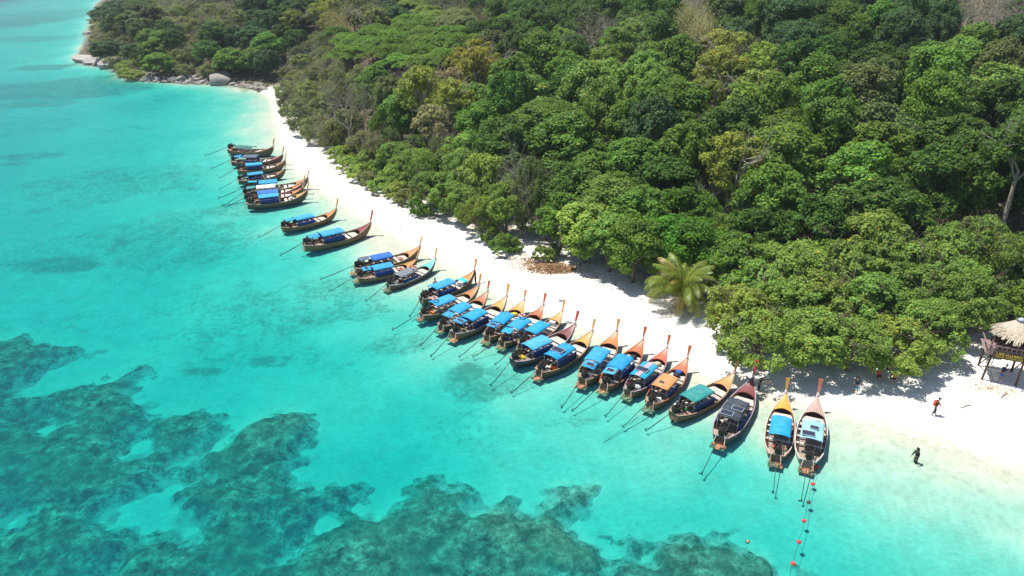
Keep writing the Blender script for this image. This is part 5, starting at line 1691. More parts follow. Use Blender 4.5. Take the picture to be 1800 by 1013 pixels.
def frond(length, rise, droop, seed):
    rng = np.random.default_rng(seed)
    n = 30
    V, F, T = [], [], []
    spine = []
    p = np.array([0., 0, 0]); el = rise
    for i in range(n + 1):
        spine.append(p.copy())
        el2 = el - droop * (i / n) ** 1.5
        p = p + np.array([math.cos(el2), 0, math.sin(el2)]) * length / n
    for i in range(2, n + 1):
        t = i / n
        c = spine[i]; tan = unit(spine[min(n, i + 1)] - spine[i - 1])
        ll = length * .27 * (math.sin(math.pi * (t * .86 + .10)) ** .6) * rng.uniform(.88, 1.08)
        side = np.array([0, 1., 0]); upv = np.cross(tan, side) * -1
        for s_ in (-1, 1):
            for sub in range(2):
                o = c + tan * (sub * length / n * .5)
                d = unit(side * s_ * 1.0 + tan * .75 + np.array([0, 0, -.12]) + upv * .25 + rng.normal(size=3) * .09)
                d2 = unit(d + np.array([0, 0, -.95]))
                w = tan * .034
                m_ = o + d * ll * .5; e = m_ + d2 * ll * .5
                k = len(V)
                V += [o - w * .6, o + w * .6, m_ + w, m_ - w, e]
                F += [(k, k + 1, k + 2), (k, k + 2, k + 3), (k + 3, k + 2, k + 4)]
                br = rng.uniform(.8, 1.15); tip = np.array([1.25, 1.05, .9]) if rng.random() < .3 else np.ones(3)
                T += [tip * br] * 5
    for i in range(n):                                   # rachis
        k = len(V); a, b_ = spine[i], spine[i + 1]; w = .045 * (1 - i / n) + .012
        V += [a + [0, w, 0], a + [0, 0, w * 1.3], a - [0, w, 0], b_ + [0, w, 0], b_ + [0, 0, w * 1.3], b_ - [0, w, 0]]
        F += [(k, k + 3, k + 4), (k, k + 4, k + 1), (k + 1, k + 4, k + 5), (k + 1, k + 5, k + 2)]
        T += [np.array([1.7, 1.4, 1.2])] * 6
    me = np_mesh('frond', np.array(V), np.array(F))
    at_ = me.attributes.new('tint', 'FLOAT_COLOR', 'POINT')
    at_.data.foreach_set('color', np.concatenate([np.array(T), np.ones((len(T), 1))], 1).astype(np.float32).ravel())
    return me


for i in range(36):
    ring = i // 12
    rise = [.50, .95, 1.30][ring] + prng.uniform(-.12, .12); ln = [4.9, 5.0, 4.6][ring] * prng.uniform(.9, 1.1)
    o = link('frond', frond(ln, rise, [1.85, 1.75, 1.35][ring] * prng.uniform(.85, 1.15), i), 'frond', palm, [(.25, .29, .05), (.17, .25, .04), (.21, .29, .05)][ring] if i % 7 else (.30, .27, .06), (-.30, .05, 1.95))
    o.rotation_euler = (prng.uniform(-.3, .3), 0, i * 2.399 + prng.uniform(-.2, .2))

# ------------------------------------------------------------------ rocks of the headland
def rock_mesh(seed, facets=9, rough=.10, sub=3):
    bm = bmesh.new(); bmesh.ops.create_icosphere(bm, subdivisions=sub, radius=1.0)
    rng = np.random.default_rng(seed)
    pl = unit(rng.normal(size=(facets, 3))); of = rng.uniform(.50, .86, facets)
    for v in bm.verts:
        p = np.array(v.co)
        for n_, o_ in zip(pl, of):
            d = p @ n_ - o_
            if d > 0: p = p - n_ * d * .97
        f = float(fbm(p[0] * 2.2 + seed, p[1] * 2.2 + p[2] * 1.7, seed, 3)) - .5
        v.co = Vector(p * (1 + rough * 2 * f))
    me = bpy.data.meshes.new('rock'); bm.to_mesh(me); bm.free()
    return me


RK = [rock_mesh(1, 7, .05, 4), rock_mesh(2, 10), rock_mesh(3, 12), rock_mesh(4, 8, .16), rock_mesh(5, 5, .12, 4)]
ROCKS = [
    (381, 150, 48, 22, 0, (.36, .33, .30), 'biggest grey boulder, angular and pale, at the waterline left of the far sand'),
    (392, 136, 30, 14, 1, (.34, .32, .31), 'grey rock leaning just behind the biggest boulder'),
    (373, 130, 26, 16, 2, (.32, .30, .29), 'grey rock in the bushes above and behind the biggest boulder'),
    (150, 110, 52, 14, 4, (.50, .45, .41), 'low pale rock at the outermost tip of the headland'),
    (176, 113, 64, 17, 4, (.48, .43, .40), 'long whaleback rock next to the tip of the headland'),
    (202, 120, 62, 22, 4, (.50, .43, .40), 'broad pinkish grey slab rock on the headland shore'),
    (222, 123, 24, 20, 3, (.50, .30, .21), 'rusty orange rock at the inner end of the broad slab'),
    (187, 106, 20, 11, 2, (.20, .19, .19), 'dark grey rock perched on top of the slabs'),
    (163, 105, 22, 9, 1, (.30, .28, .27), 'grey rock behind the long whaleback rock'),
    (228, 121, 12, 7, 3, (.46, .42, .38), 'small pale rock beside the rusty orange one'),
    (217, 136, 15, 8, 1, (.40, .36, .33), 'isolated rock standing in the water below the slabs'),
    (237, 139, 17, 8, 2, (.33, .28, .24), 'brownish rock in the water right of the isolated rock'),
    (254, 142, 25, 10, 3, (.50, .46, .42), 'pale flat rock in the middle of the low rocky shore'),
    (273, 143, 17, 10, 1, (.28, .26, .25), 'dark rock right of the pale flat rock'),
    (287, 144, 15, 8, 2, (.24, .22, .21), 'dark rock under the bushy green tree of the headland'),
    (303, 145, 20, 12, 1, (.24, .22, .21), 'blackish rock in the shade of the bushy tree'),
    (318, 144, 20, 14, 3, (.38, .34, .31), 'upright brown grey rock on the rocky shore'),
    (331, 146, 15, 9, 2, (.36, .33, .31), 'grey rock halfway between bushy tree and biggest boulder'),
    (346, 148, 10, 6, 1, (.45, .41, .37), 'little pale rock second left of the biggest boulder'),
    (357, 147, 13, 8, 3, (.46, .42, .38), 'rounded rock just left of the biggest boulder'),
    (342, 138, 14, 9, 2, (.34, .31, .29), 'grey rock above the little pale rock'),
    (326, 136, 16, 10, 1, (.33, .29, .27), 'reddish grey rock among bushes on the rocky shore'),
    (409, 151, 16, 8, 3, (.47, .40, .34), 'sandy brown rock just right of the biggest boulder'),
    (421, 153, 13, 8, 2, (.44, .35, .28), 'brown rock between biggest boulder and the sand'),
    (433, 155, 13, 7, 1, (.40, .36, .32), 'grey rock near the start of the far sand'),
    (446, 155, 15, 8, 3, (.36, .33, .31), 'last grey rock before the far sand'),
    (458, 157, 12, 6, 2, (.33, .31, .30), 'low dark rock lying on the start of the far sand'),
    (151, 60, 13, 6, 4, (.52, .48, .44), 'pale rock far up the left shore beyond the headland tip'),
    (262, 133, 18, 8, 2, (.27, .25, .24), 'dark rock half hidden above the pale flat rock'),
    (240, 131, 16, 7, 1, (.30, .28, .26), 'rock among bushes at the foot of the headland'),
]
rr = random.Random(3)
for px, py, w, h, vi, c, lab in ROCKS:
    p = on_ground(px, py)
    if p.z < 0: p = at(px, py, 0.0)
    sc = math.hypot(p.y, CAM_H) / FPX
    hw = w * sc / 2; hh = h * sc * .95
    z = max(-.15, p.z - .2)
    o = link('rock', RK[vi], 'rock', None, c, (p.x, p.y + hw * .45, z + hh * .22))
    o.scale = (hw * 1.05, hw * .62, hh * .66); o.rotation_euler = (rr.uniform(-.12, .12), rr.uniform(-.12, .12), rr.uniform(-.5, .5))
    tag(o, lab, 'rock', 'rocks on the headland shore')
# rubble between the rocks
b = MB()
for i in range(520):
    t = rr.random()
    px = 212 + t * 255; py = np.interp(px, [212, 235, 270, 320, 360, 400, 430, 470], [130, 139, 143, 146, 147.5, 149.5, 153, 160]) + rr.uniform(-6.5, 1.5)
    if i > 400:
        px = rr.uniform(138, 225); py = np.interp(px, [138, 165, 195, 225], [108, 114, 117, 126]) + rr.uniform(-5, 2)
    p = at(px, py, 0); s_ = rr.uniform(.2, .75); z = gz(p.x, p.y)
    if z < -.6: continue
    b.ball((p.x, p.y, z + s_ * .2), s_, 6, 4, (rr.uniform(.8, 1.5), rr.uniform(.7, 1.2), rr.uniform(.5, .9)))
o = b.build('shore_rubble', 'rock', None, (.37, .33, .29))
tag(o, 'broken stones scattered between the boulders along the headland waterline', 'stones', kind='stuff')

# ------------------------------------------------------------------ people
def skin_mesh(name, verts, edges, rad, sub=1):
    me = bpy.data.meshes.new(name)
    me.from_pydata(verts, edges, [])
    o = bpy.data.objects.new(name, me); COL.objects.link(o)
    md = o.modifiers.new('skin', 'SKIN'); md.use_smooth_shade = True
    for i, v in enumerate(me.skin_vertices[0].data):
        r = rad[i]; v.radius = r if isinstance(r, tuple) else (r, r); v.use_root = (i == 0)
    if sub:
        s_ = o.modifiers.new('sub', 'SUBSURF'); s_.levels = sub; s_.render_levels = sub
    return o


def person(label, loc, face, shirt, shorts, skin=(.27, .15, .095), hair=(.012, .010, .009), stride=.0, armL=(.06, .02), armR=(.06, .02), lean=0.0, sit=False, sleeve=.55, legs=.5, scale=1.0, long_hair=False, cap=None):
    """facing local -Y; every joint placed, grown into one skin"""
    root = thing('person', label, 'person', loc, face, 'people on the beach', scale)
    dz = -.50 if sit else 0
    pel = Vector((0, 0, .94 + dz)); L_ = lean
    ch = pel + Vector((0, -.36 * math.sin(L_), .36 * math.cos(L_))); nk = ch + Vector((0, -.20 * math.sin(L_ * 1.2), .20 * math.cos(L_))); hd = nk + Vector((0, -.04 - .1 * math.sin(L_), .12)); ht = hd + Vector((0, -.01, .13))
    V, E_, Rd, nm = [], [], [], {}

    def add(n, p, r, par=None):
        nm[n] = len(V); V.append(tuple(p)); Rd.append(r)
        if par is not None: E_.append((nm[par], nm[n]))
    add('pel', pel, (.145, .105)); add('waist', pel.lerp(ch, .45), (.125, .095), 'pel'); add('ch', ch, (.155, .11), 'waist'); add('nk', nk, .055, 'ch'); add('jaw', hd, (.07, .085), 'nk'); add('ht', ht, (.072, .085), 'jaw')
    joints = {}
    for s_, (fwd, out) in ((-1, armL), (1, armR)):
        n = 'l' if s_ < 0 else 'r'
        sh = ch + Vector((s_ * .185, 0, .10)); el = sh + Vector((s_ * (.05 + out), -fwd * .6, -.29 + abs(fwd) * .12)); wr = el + Vector((s_ * out * .3, -fwd * 1.0 - .03, -.25 + abs(fwd) * .3))
        pm = wr + (wr - el).normalized() * .07
        add(n + 'sh', sh, .060, 'ch'); add(n + 'el', el, .043, n + 'sh'); add(n + 'wr', wr, .029, n + 'el'); add(n + 'pm', pm, (.036, .020), n + 'wr')
        dn = (wr - el).normalized()
        for k in range(4):
            f = pm + dn * (.075 + .012 * (1.5 - abs(k - 1.6))) + Vector((0, (k - 1.5) * .022, 0)) + Vector((-s_ * .02, 0, 0))
            add(n + 'f%d' % k, f, .0085, n + 'pm')
        add(n + 'th', pm + Vector((-s_ * .012, -.055, .0)) + dn * .02, .010, n + 'pm')
        joints[n] = (sh, el, wr)
        hip = pel + Vector((s_ * .085, 0, -.06)); st = stride * s_
        if sit:
            kn = hip + Vector((s_ * .10, -.36, .16)); an = kn + Vector((0, -.10, -.40)); to = an + Vector((0, -.17, -.03))
        else:
            kn = hip + Vector((s_ * .015, -st * .22 - .02, -.41)); an = kn + Vector((0, .05 + (-st * .16 if st > 0 else .28 * -st), -.40)); an.z = max(an.z, .075); to = an + Vector((s_ * .03, -.16, -.045))
        add(n + 'hip', hip, .088, 'pel'); add(n + 'kn', kn, .056, n + 'hip'); add(n + 'an', an, .036, n + 'kn'); add(n + 'to', to, (.040, .026), n + 'an')
        joints[n + 'l'] = (hip, kn, an)
    o = skin_mesh('body', V, E_, Rd); link_mat(o, 'skin', root, skin)
    # face: nose, brow and ears
    b = MB()
    b.ball(hd + Vector((0, -.098, .035)), .018, 6, 4, (.8, 1, 1.3))
    for q in (-1, 1): b.ball(hd + Vector((q * .082, 0, .04)), .02, 6, 4, (.5, 1, 1.4))
    b.build('face', 'skin', root, skin)
    e = MB()
    for q in (-1, 1): e.ball(hd + Vector((q * .032, -.088, .062)), .011, 6, 4)
    e.ball(hd + Vector((0, -.088, -.012)), .016, 6, 4, (1.5, .5, .4))
    e.build('eyes_and_mouth', 'hair', root, (.02, .012, .012))
    h = MB(); h.ball(ht + Vector((0, .012, .005)), .098, 10, 7, (1, 1.08, .92))
    if long_hair: h.tube([ht + Vector((0, .07, .0)), nk + Vector((0, .10, .08)), ch + Vector((0, .13, .1))], [.085, .085, .03], 8)
    h.build('hair', 'hair', root, hair)
    if cap:
        c = MB(); c.ball(ht + Vector((0, .01, .03)), .105, 10, 7, (1, 1.08, .8)); c.box(ht + Vector((0, -.13, .02)), (.14, .12, .015)); c.build('cap', 'cloth', root, cap)
    # shirt and shorts: the same joints, a little wider
    SV = [tuple(pel + Vector((0, 0, -.04))), tuple(pel.lerp(ch, .5)), tuple(ch), tuple(nk.lerp(ch, .35))]; SE = [(0, 1), (1, 2), (2, 3)]; SR = [(.165, .125), (.148, .115), (.178, .13), (.075, .07)]
    for n in ('l', 'r'):
        sh, el, wr = joints[n]; i = len(SV)
        SV.append(tuple(sh)); SE.append((2, i)); SR.append(.076)
        SV.append(tuple(sh.lerp(el, min(1, sleeve)))); SE.append((i, i + 1)); SR.append(.066)
        if sleeve > 1: SV.append(tuple(el.lerp(wr, .92))); SE.append((i + 1, i + 2)); SR.append(.045)
    o = skin_mesh('shirt', SV, SE, SR); link_mat(o, 'cloth', root, shirt)
    SV = [tuple(pel + Vector((0, 0, .05))), tuple(pel + Vector((0, 0, -.05)))]; SE = [(0, 1)]; SR = [(.158, .12), (.165, .125)]
    for n in ('l', 'r'):
        hip, kn, an = joints[n + 'l']; i = len(SV)
        SV.append(tuple(hip + Vector((0, 0, -.03)))); SE.append((1, i)); SR.append(.105)
        SV.append(tuple(hip.lerp(kn, min(1, legs * 1.7)))); SE.append((i, i + 1)); SR.append(.088)
        if legs > .7: SV.append(tuple(kn.lerp(an, .9))); SE.append((i + 1, i + 2)); SR.append(.06)
    o = skin_mesh('shorts' if legs <= .7 else 'trousers', SV, SE, SR); link_mat(o, 'cloth', root, shorts)
    return root, ch, joints


def link_mat(o, m, parent, color):
    o.data.materials.append(M[m]); o.parent = parent; o.color = tuple(color) + (1,)


def ground_at(px, py):
    return on_ground(px, py)


g = ground_at(1641, 730)
pr_, ch_, _ = person('person in dark shirt striding over the sand with a red backpack', g, R(78), (.035, .022, .024), (.04, .04, .055), stride=.38, armL=(.35, .04), armR=(.30, .02), hair=(.05, .04, .035), lean=.1, legs=.95, cap=(.06, .055, .05))
fw = Matrix.Rotation(R(78), 4, 'Z')
bp = thing('backpack', 'red backpack worn by the person striding over the open sand', 'backpack', g + (fw @ (ch_ + Vector((0, .20, -.03)))), R(78))
b = MB()
rings = []
for z, w, d in ((-.27, .12, .07), (-.24, .16, .11), (-.05, .17, .13), (.15, .155, .11), (.26, .10, .07), (.29, .04, .03)):
    rings.append([Vector((w * math.cos(a) * (1 if abs(math.cos(a)) > .5 else .95), d * math.sin(a), z)) for a in np.linspace(0, 2 * math.pi, 13)[:-1]])
b.loft(rings); b.build('bag', 'cloth', bp, (.55, .07, .03))
b = MB(); b.ball((0, .11, -.10), .09, 8, 6, (1.25, .6, 1.2)); b.build('front_pocket', 'cloth', bp, (.62, .12, .04))
for q in (-1, 1):
    b = MB(); b.tube([(q * .10, -.10, .26), (q * .12, -.30, .22), (q * .13, -.36, .02), (q * .13, -.12, -.18)], .022, 5); b.build('strap', 'cloth', bp, (.05, .04, .04))

g = ground_at(1503, 692)
person('man in navy T-shirt and teal shorts on the shaded sand, head under leaves', g, R(175), (.012, .018, .055), (.02, .17, .24), armL=(.02, .05), armR=(.05, .06), stride=.25)
fwm = Matrix.Rotation(R(175), 4, 'Z')
b = MB(); b.box((0, 0, -.14), (.10, .22, .26), None, .8); b.tube([(0, -.07, -.02), (0, -.04, .07), (0, .04, .07), (0, .07, -.02)], .008, 5)
o = b.build('carrier_bag', 'plain', None, (.35, .60, .72)); o.location = g + fwm @ Vector((-.30, -.10, .74)); o.rotation_euler = (0, 0, .3)
tag(o, 'pale blue bag in the hand of the man in the navy T-shirt', 'bag')

p = at(1609, 812, 0); p.z = gz(p.x, p.y)
person('woman in black long-sleeved clothes wading knee-deep near the shore', (p.x, p.y, p.z - .24), R(-75), (.012, .012, .014), (.012, .012, .014), stride=.16, armL=(.10, .03), armR=(.12, .02), lean=.12, sleeve=1.5, legs=.95, long_hair=True)
g = ground_at(1757, 670)
person('person in navy top and blue patterned shorts bending in the tower shade', g, R(100), (.014, .016, .045), (.035, .09, .40), stride=.6, lean=.35, armL=(.30, .05), armR=(.4, .03))
p = at(836, 498, 0); g = Vector((p.x, p.y, gz(p.x, p.y)))
person('person in dark red shirt standing in the shallows at a boat bow', g, R(-60), (.09, .015, .018), (.02, .018, .02), armL=(.25, .05), armR=(.3, .05), legs=.95)
p = at(765, 506, 0); g = Vector((p.x, p.y, gz(p.x, p.y) - .03))
person('bare-shouldered bather in pink sitting in the shallow water between the boats', g, R(30), (.55, .24, .22), (.05, .04, .06), sit=True, skin=(.45, .26, .18), sleeve=.12, scale=1.15)
p = at(1333, 688, 0); g = Vector((p.x, p.y, gz(p.x, p.y)))
person('person in black and white bending beside a maroon bow', g, R(80), (.03, .03, .035), (.02, .02, .025), lean=.5, armL=(.5, .04), armR=(.45, .05), legs=.95, cap=(.7, .7, .68))
for px, py, fc, lab, c1 in ((1541, 668, 20, 'person in red shirt sitting in the shade under the spreading trees', (.45, .04, .035)), (1570, 672, -40, 'person in yellow shirt sitting under the spreading trees beside the red-shirted one', (.62, .40, .04))):
    person(lab, ground_at(px, py), R(fc), c1, (.03, .03, .04), sit=True, scale=1.05)

# ------------------------------------------------------------------ lifeguard tower
pa = on_ground(1725, 667); pb_ = on_ground(1785.5, 678)
ux = (pb_ - pa); ux.z = 0; WID = ux.length; ang = math.atan2(ux.y, ux.x)
zg = min(pa.z, pb_.z)
tw = thing('lifeguard_tower', 'timber lifeguard tower on stilts with a thatched roof and yellow lettered sign', 'lifeguard tower', (pa.x, pa.y, zg), ang)
PH = 2.75; XR = WID * 1.9; DP = 2.5


def tpart(name, fn, m, parent=None, c=None):
    b = MB(); fn(b); return b.build(name, m, parent or tw, c)


for (x, y, lx, h) in ((0, 0, .22, PH), (WID, 0, 0, 5.0), (XR, 0, 0, 5.0), (0, DP, .1, PH), (WID, DP, 0, 4.6), (XR, DP, 0, PH)):
    tpart('stilt', lambda b: b.tube([(x, y, -.5), (x + lx * .5, y, h * .5), (x + lx, y, h)], [.10, .095, .085], 8), 'brown_timber')
for x, y, h0, h1 in ((-.12, -.1, PH, PH + 1.5), (.75, .5, PH, PH + 2.3), (WID * .15, DP, PH, PH + 2.0)):
    tpart('roof_pole', lambda b: b.tube([(x, y, h0), (x + .05, y, h1)], .07, 7), 'brown_timber')
for y in (0.0, DP):
    tpart('beam', lambda b: b.box(((XR - .2) / 2, y, PH - .02), (XR + .5, .12, .18)), 'brown_timber')
nb = 11
for i in range(nb):
    y = -.30 + (DP + .6) * (i + .5) / nb
    tpart('floor_plank', lambda b: b.box(((XR - .2) / 2, y, PH + .10 + .004 * (i % 2)), (XR + .6, (DP + .6) / nb - .02, .05)), 'rail_timber')
zr_ = PH + .12
tpart('handrail', lambda b: b.box(((XR - .2) / 2, -.30, zr_ + .92), (XR + .6, .09, .08)), 'rail_timber')
tpart('handrail', lambda b: b.box((-.47, DP / 2 - .2, zr_ + .92), (.08, DP - .2, .08)), 'rail_timber')
for i in range(16):
    x = -.40 + (XR + .5) * i / 15
    tpart('baluster', lambda b: b.box((x, -.30, zr_ + .45), (.06, .05, .88)), 'rail_timber')
for i in range(14):
    x = -.30 + (XR + .4) * (i + .5) / 14
    tpart('railing_board', lambda b: b.box((x, -.27, zr_ + .30), ((XR + .4) / 14 - .025, .03, .52)), 'rail_timber')
tpart('back_wall', lambda b: [b.box((WID * .25 + (k + .5) * (XR - WID * .25) / 9, DP + .05 + .004 * (k % 2), zr_ + .55), ((XR - WID * .25) / 9 - .015, .04, 1.05)) for k in range(9)], 'brown_timber')['kind'] = 'stuff'
sgn = tpart('sign', lambda b: b.box((WID * .50 + .05, -.41, PH + .22), (WID * .86, .05, .62)), 'sign_board')
tpart('sign_frame', lambda b: [b.box((WID * .50 + .05, -.42, PH + .22 + q * .31), (WID * .88, .05, .035)) for q in (-1, 1)], 'brown_timber', sgn)['kind'] = 'stuff'


def text(body, size, x, z, width):
    cu = bpy.data.curves.new('sign_lettering', 'FONT'); cu.body = body; cu.size = size; cu.align_x = 'CENTER'; cu.align_y = 'CENTER'; cu.extrude = .006; cu.offset = 0.0
    o = bpy.data.objects.new('tmp_text', cu); COL.objects.link(o)
    bpy.context.view_layer.update()
    me = bpy.data.meshes.new_from_object(o.evaluated_get(bpy.context.evaluated_depsgraph_get()))
    bpy.data.objects.remove(o)
    xs = [v.co.x for v in me.vertices]; k = width / (max(xs) - min(xs))
    for v in me.vertices: v.co.x *= k
    t = link('sign_lettering', me, 'sign_text', sgn, None, (x, -.44, z)); t.rotation_euler = (math.pi / 2, 0, 0)
    return t


text('LIFE-GUARD', .40, WID * .50 + .05, PH + .325, WID * .74)
text('TARUTAO  NATIONAL  PARK', .19, WID * .50 + .05, PH + .06, WID * .80)
# ladder and braces
for q in (0, .45):
    tpart('ladder_rail', lambda b: b.tube([(.75 + q, DP + .7, -.1), (.75 + q, DP + .05, PH + .1)], .04, 6), 'brown_timber')
for k in range(5):
    f = (k + .7) / 5.3
    tpart('ladder_rung', lambda b: b.tube([(.75, DP + .7 - .65 * f, PH * f), (1.2, DP + .7 - .65 * f, PH * f)], .03, 6), 'brown_timber')
tpart('brace', lambda b: b.tube([(.05, DP, .3), (.1, 0.05, PH - .2)], .05, 6), 'brown_timber')
tpart('brace', lambda b: b.tube([(WID, DP, .2), (WID, .05, PH - .2)], .05, 6), 'brown_timber')
# conical thatch: strands in overlapping courses over a cone
rc = Vector((WID * .70, DP * .55, 0)); ze, za, Rr_ = PH + 1.75, PH + 3.35, 2.05
rs = random.Random(9)
b = MB()
b.loft([[rc + Vector((r_ * math.cos(a), r_ * math.sin(a), z_)) for a in np.linspace(0, 2 * math.pi, 19)[:-1]] for r_, z_ in ((Rr_ * .93, ze + .10), (Rr_ * .6, ze + .72), (.12, za - .05))], True, True)
rf = b.build('roof', 'thatch', tw)
Vv, Ff = [], []
for i in range(1700):
    t = 1 - rs.random() ** .8
    a = rs.uniform(0, 2 * math.pi)
    def cone(tt):
        return rc + Vector((Rr_ * 1.03 * tt * math.cos(a), Rr_ * 1.03 * tt * math.sin(a), za - (za - ze) * tt ** .85 + .05))
    t0 = max(.02, t - rs.uniform(.15, .3)); t1 = min(1.12, t + rs.uniform(.04, .14))
    if t1 > 1.0 and math.sin(a * 3 + 1) > .55: t1 += rs.uniform(.05, .14)
    p0, p1 = cone(t0), cone(t1)
    side = Vector((-math.sin(a), math.cos(a), 0)) * rs.uniform(.03, .08)
    p1 = p1 + Vector((-math.sin(a), math.cos(a), 0)) * rs.uniform(-.14, .14) + Vector((0, 0, rs.uniform(-.10, .04)))
    lift = Vector((0, 0, rs.uniform(.02, .09)))
    k = len(Vv); Vv += [p0 - side, p0 + side, p1 + side * .5 + lift, p1 - side * .5 + lift]; Ff.append((k, k + 1, k + 2, k + 3))
me = bpy.data.meshes.new('thatch'); me.from_pydata([tuple(v) for v in Vv], [], Ff)
o = link('thatch', me, 'thatch', rf); o['kind'] = 'stuff'
tpart('roof_cap', lambda b: b.tube([rc + Vector((0, 0, za - .16)), rc + Vector((0, 0, za + .05)), rc + Vector((0, 0, za + .10))], [.42, .20, .05], 10), 'plain', rf, (.34, .40, .44))
for a in (.3, 1.7, 3.6, 4.9, 5.7):
    tpart('rafter', lambda b: b.tube([rc + Vector((.1 * math.cos(a), .1 * math.sin(a), za - .1)), rc + Vector((Rr_ * 1.12 * math.cos(a), Rr_ * 1.12 * math.sin(a), ze - .05))], .045, 6), 'pale_bark')

# ------------------------------------------------------------------ float line
fl = [(1436, 822), (1428.5, 852), (1421, 884), (1413, 917), (1404, 954), (1394, 992), (1384, 1032)]
wp = [at(x, y, .0) for x, y in fl]
ln = thing('float_rope', 'thin dark rope of the floating line running out from the rightmost boat', 'rope', wp[0])
b = MB(); pts = []
for i in range(len(wp) - 1):
    for k in range(6):
        q = k / 6; p = wp[i].lerp(wp[i + 1], q); pts.append(p - wp[0] + Vector((.05 * math.sin(i * 2 + q * 5), 0, .02 - .03 * math.sin(math.pi * q))))
b.tube(pts, .013, 5); b.build('rope', 'shaft', ln)
FL = ['red float at the stern of the rightmost boat', 'red float second out from the rightmost boat', 'dark weed-grown float, third on the rope', 'red float fourth out on the rope', 'red float fifth out on the rope', 'red float sixth out, near the bottom edge']
for i in range(6):
    t = thing('float', FL[i], 'float', wp[i] + Vector((0, 0, .06)), .3 * i, 'floats on the rope line')
    c = (.09, .05, .045) if i == 2 else (.66, .045, .05)
    b = MB(); b.ball((0, 0, 0), .155, 12, 8, (1, 1, .86)); b.build('float_body', 'ring', t, c)
    b = MB(); b.torus((0, 0, 0), .15, .025, 14, 5); b.build('rim', 'ring', t, tuple(x * .7 for x in c))
t = thing('float', 'single faded orange float lying low in the water, apart from the rope', 'float', at(1314, 953, -.08), 0, 'floats on the rope line')
b = MB(); b.ball((0, 0, 0), .15, 10, 7, (1, 1, .8)); b.build('float_body', 'ring', t, (.45, .20, .10))
b = MB(); b.torus((0, 0, 0), .148, .02, 12, 5); b.build('rim', 'ring', t, (.35, .15, .08))
# mooring line dropping off a stern
pa2, _ = on_boat(25, .3, 0, .6); q1 = at(1040, 792, -.9)
b = MB(); b.tube([pa2, pa2.lerp(q1, .5) + Vector((0, 0, -.2)), q1], .025, 5)
o = b.build('anchor_rope', 'rope'); tag(o, 'pale anchor rope slanting into the water from the orange roofed boat', 'rope')

# ------------------------------------------------------------------ dry leaves, sticks and tufts on the sand
rl = np.random.default_rng(4)


def litter(name, label, spots, n, size, color, seed, lift=.02, up=1.2):
    rng = np.random.default_rng(seed); C_ = []
    for (px, py, r, hgt, w) in spots:
        p = on_ground(px, py); k = int(n * w)
        a = rng.uniform(0, 6.283, k); q = rng.random(k) ** .6
        x = p.x + np.cos(a) * q * r; y = p.y + np.sin(a) * q * r * .62
        z, _, _ = ground_z(x, y)
        C_.append(np.stack([x, y, z + hgt * (1 - q) * rng.random(k) ** .4 + lift], 1))
    C_ = np.concatenate(C_)
    me = leaves_mesh(name, C_, rng.normal(size=C_.shape) * .6 + np.array([0, 0, up]), size, rng, .4, tints(len(C_), rng, None, .4, .1, .02))
    o = link(name, me, 'leaf', None, color)
    return tag(o, label, 'litter', kind='stuff')


litter('leaf_pile', 'heap of dry brown leaves and palm litter on the sand below the trees', [(966, 472, 3.0, .6, .38), (985, 475, 2.0, .4, .16), (940, 464, 3.6, .15, .24), (905, 455, 3.4, .10, .14), (1010, 470, 3, .06, .08)], 3400, .15, (.30, .19, .11), 1)
litter('leaf_litter', 'brown leaf litter scattered on the shaded sand at the forest edge', [(1030, 470, 6, .05, .2), (1090, 490, 6, .05, .15), (860, 400, 5, .05, .1), (1700, 566, 4, .2, .2), (1660, 575, 3, .05, .08), (1190, 540, 4, .05, .1), (1790, 575, 4, .3, .15), (1500, 575, 6, .05, .1)], 2600, .15, (.34, .17, .09), 2)
litter('beach_tufts', 'sparse dry creeping plants on the sand in front of the tower', [(1715, 676, 1.6, .15, .3), (1740, 683, 1.6, .2, .3), (1760, 687, 1.2, .25, .25), (1785, 692, 1.0, .25, .15)], 420, .09, (.36, .28, .13), 3, .03, .3)
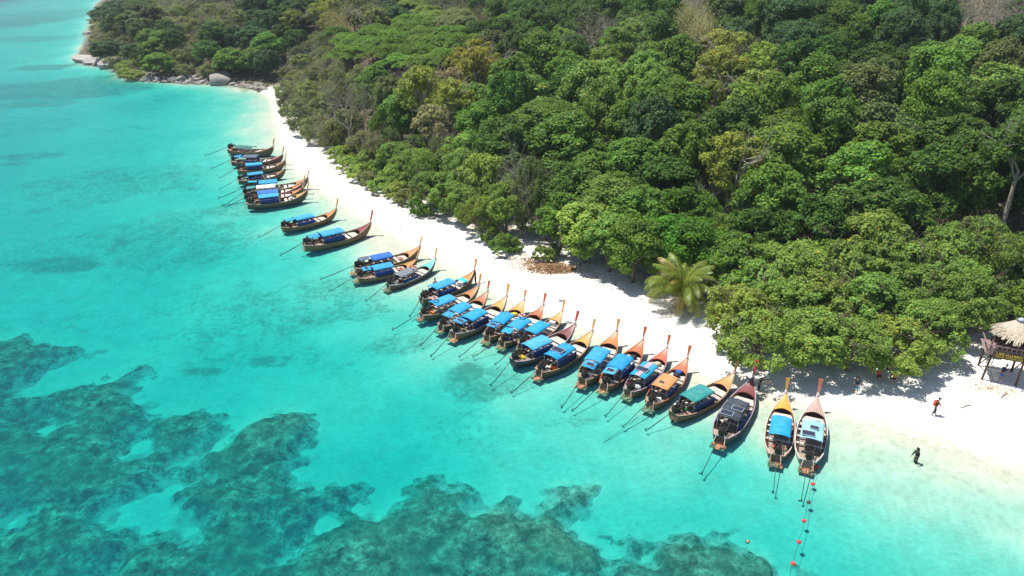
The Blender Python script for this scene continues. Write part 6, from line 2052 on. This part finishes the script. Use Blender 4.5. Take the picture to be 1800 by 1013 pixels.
for i, (px, py, ln_, a, lab) in enumerate([(1700, 715, 1.6, .3, 'thin pale stick lying on open sand right of the backpacker'), (1765, 696, 1.3, .6, 'short stick on the sand below the lifeguard tower'), (705, 403, .9, 1.1, 'small dark driftwood piece on the sand above the lone maroon boat'),
                                           (640, 360, .7, .4, 'small driftwood bit between the lone boats and the shrubs'), (1128, 528, .5, .9, 'small dark stick on the sand left of the coconut palm'), (1240, 575, .6, .2, 'twig on the bare sand below the coconut palm'), (700, 380, .8, 2.0, 'small forked stick on the sand by the low shrubs')]):
    g = on_ground(px, py); b = MB()
    d = Vector((math.cos(a), math.sin(a), 0)) * ln_ / 2
    b.tube([-d + Vector((0, 0, .04)), Vector((0, .08, .06)), d + Vector((0, 0, .03))], [.03, .04, .02], 5)
    b.tube([d * .2 + Vector((0, 0, .05)), d * .5 + Vector((.1, .18, .07))], [.02, .01], 4)
    o = b.build('driftwood', 'bark'); o.location = g; tag(o, lab, 'driftwood', 'sticks on the sand')

# ------------------------------------------------------------------ undergrowth of the forest: nobody could count it
ux_ = rl.uniform(-240, 150, 190000); uy_ = 60 + 280 * rl.random(190000) ** 1.15
zz_, dd2, ff2 = ground_z(ux_, uy_)
edge = np.where((ux_ < -75) & (uy_ < 190), .5, 3.0)
keep = (ff2 > edge) & (fbm(ux_ / 5, uy_ / 5, 8, 3) > .33)
hh_ = np.clip(fbm(ux_ / 6, uy_ / 6, 18, 3) - .30, 0, 1) * 5.5 * np.clip(ff2 / 8 + .25, 0, 1)
C_ = np.stack([ux_, uy_, zz_ + hh_ * rl.random(len(ux_)) ** .35 + .1], 1)[keep]
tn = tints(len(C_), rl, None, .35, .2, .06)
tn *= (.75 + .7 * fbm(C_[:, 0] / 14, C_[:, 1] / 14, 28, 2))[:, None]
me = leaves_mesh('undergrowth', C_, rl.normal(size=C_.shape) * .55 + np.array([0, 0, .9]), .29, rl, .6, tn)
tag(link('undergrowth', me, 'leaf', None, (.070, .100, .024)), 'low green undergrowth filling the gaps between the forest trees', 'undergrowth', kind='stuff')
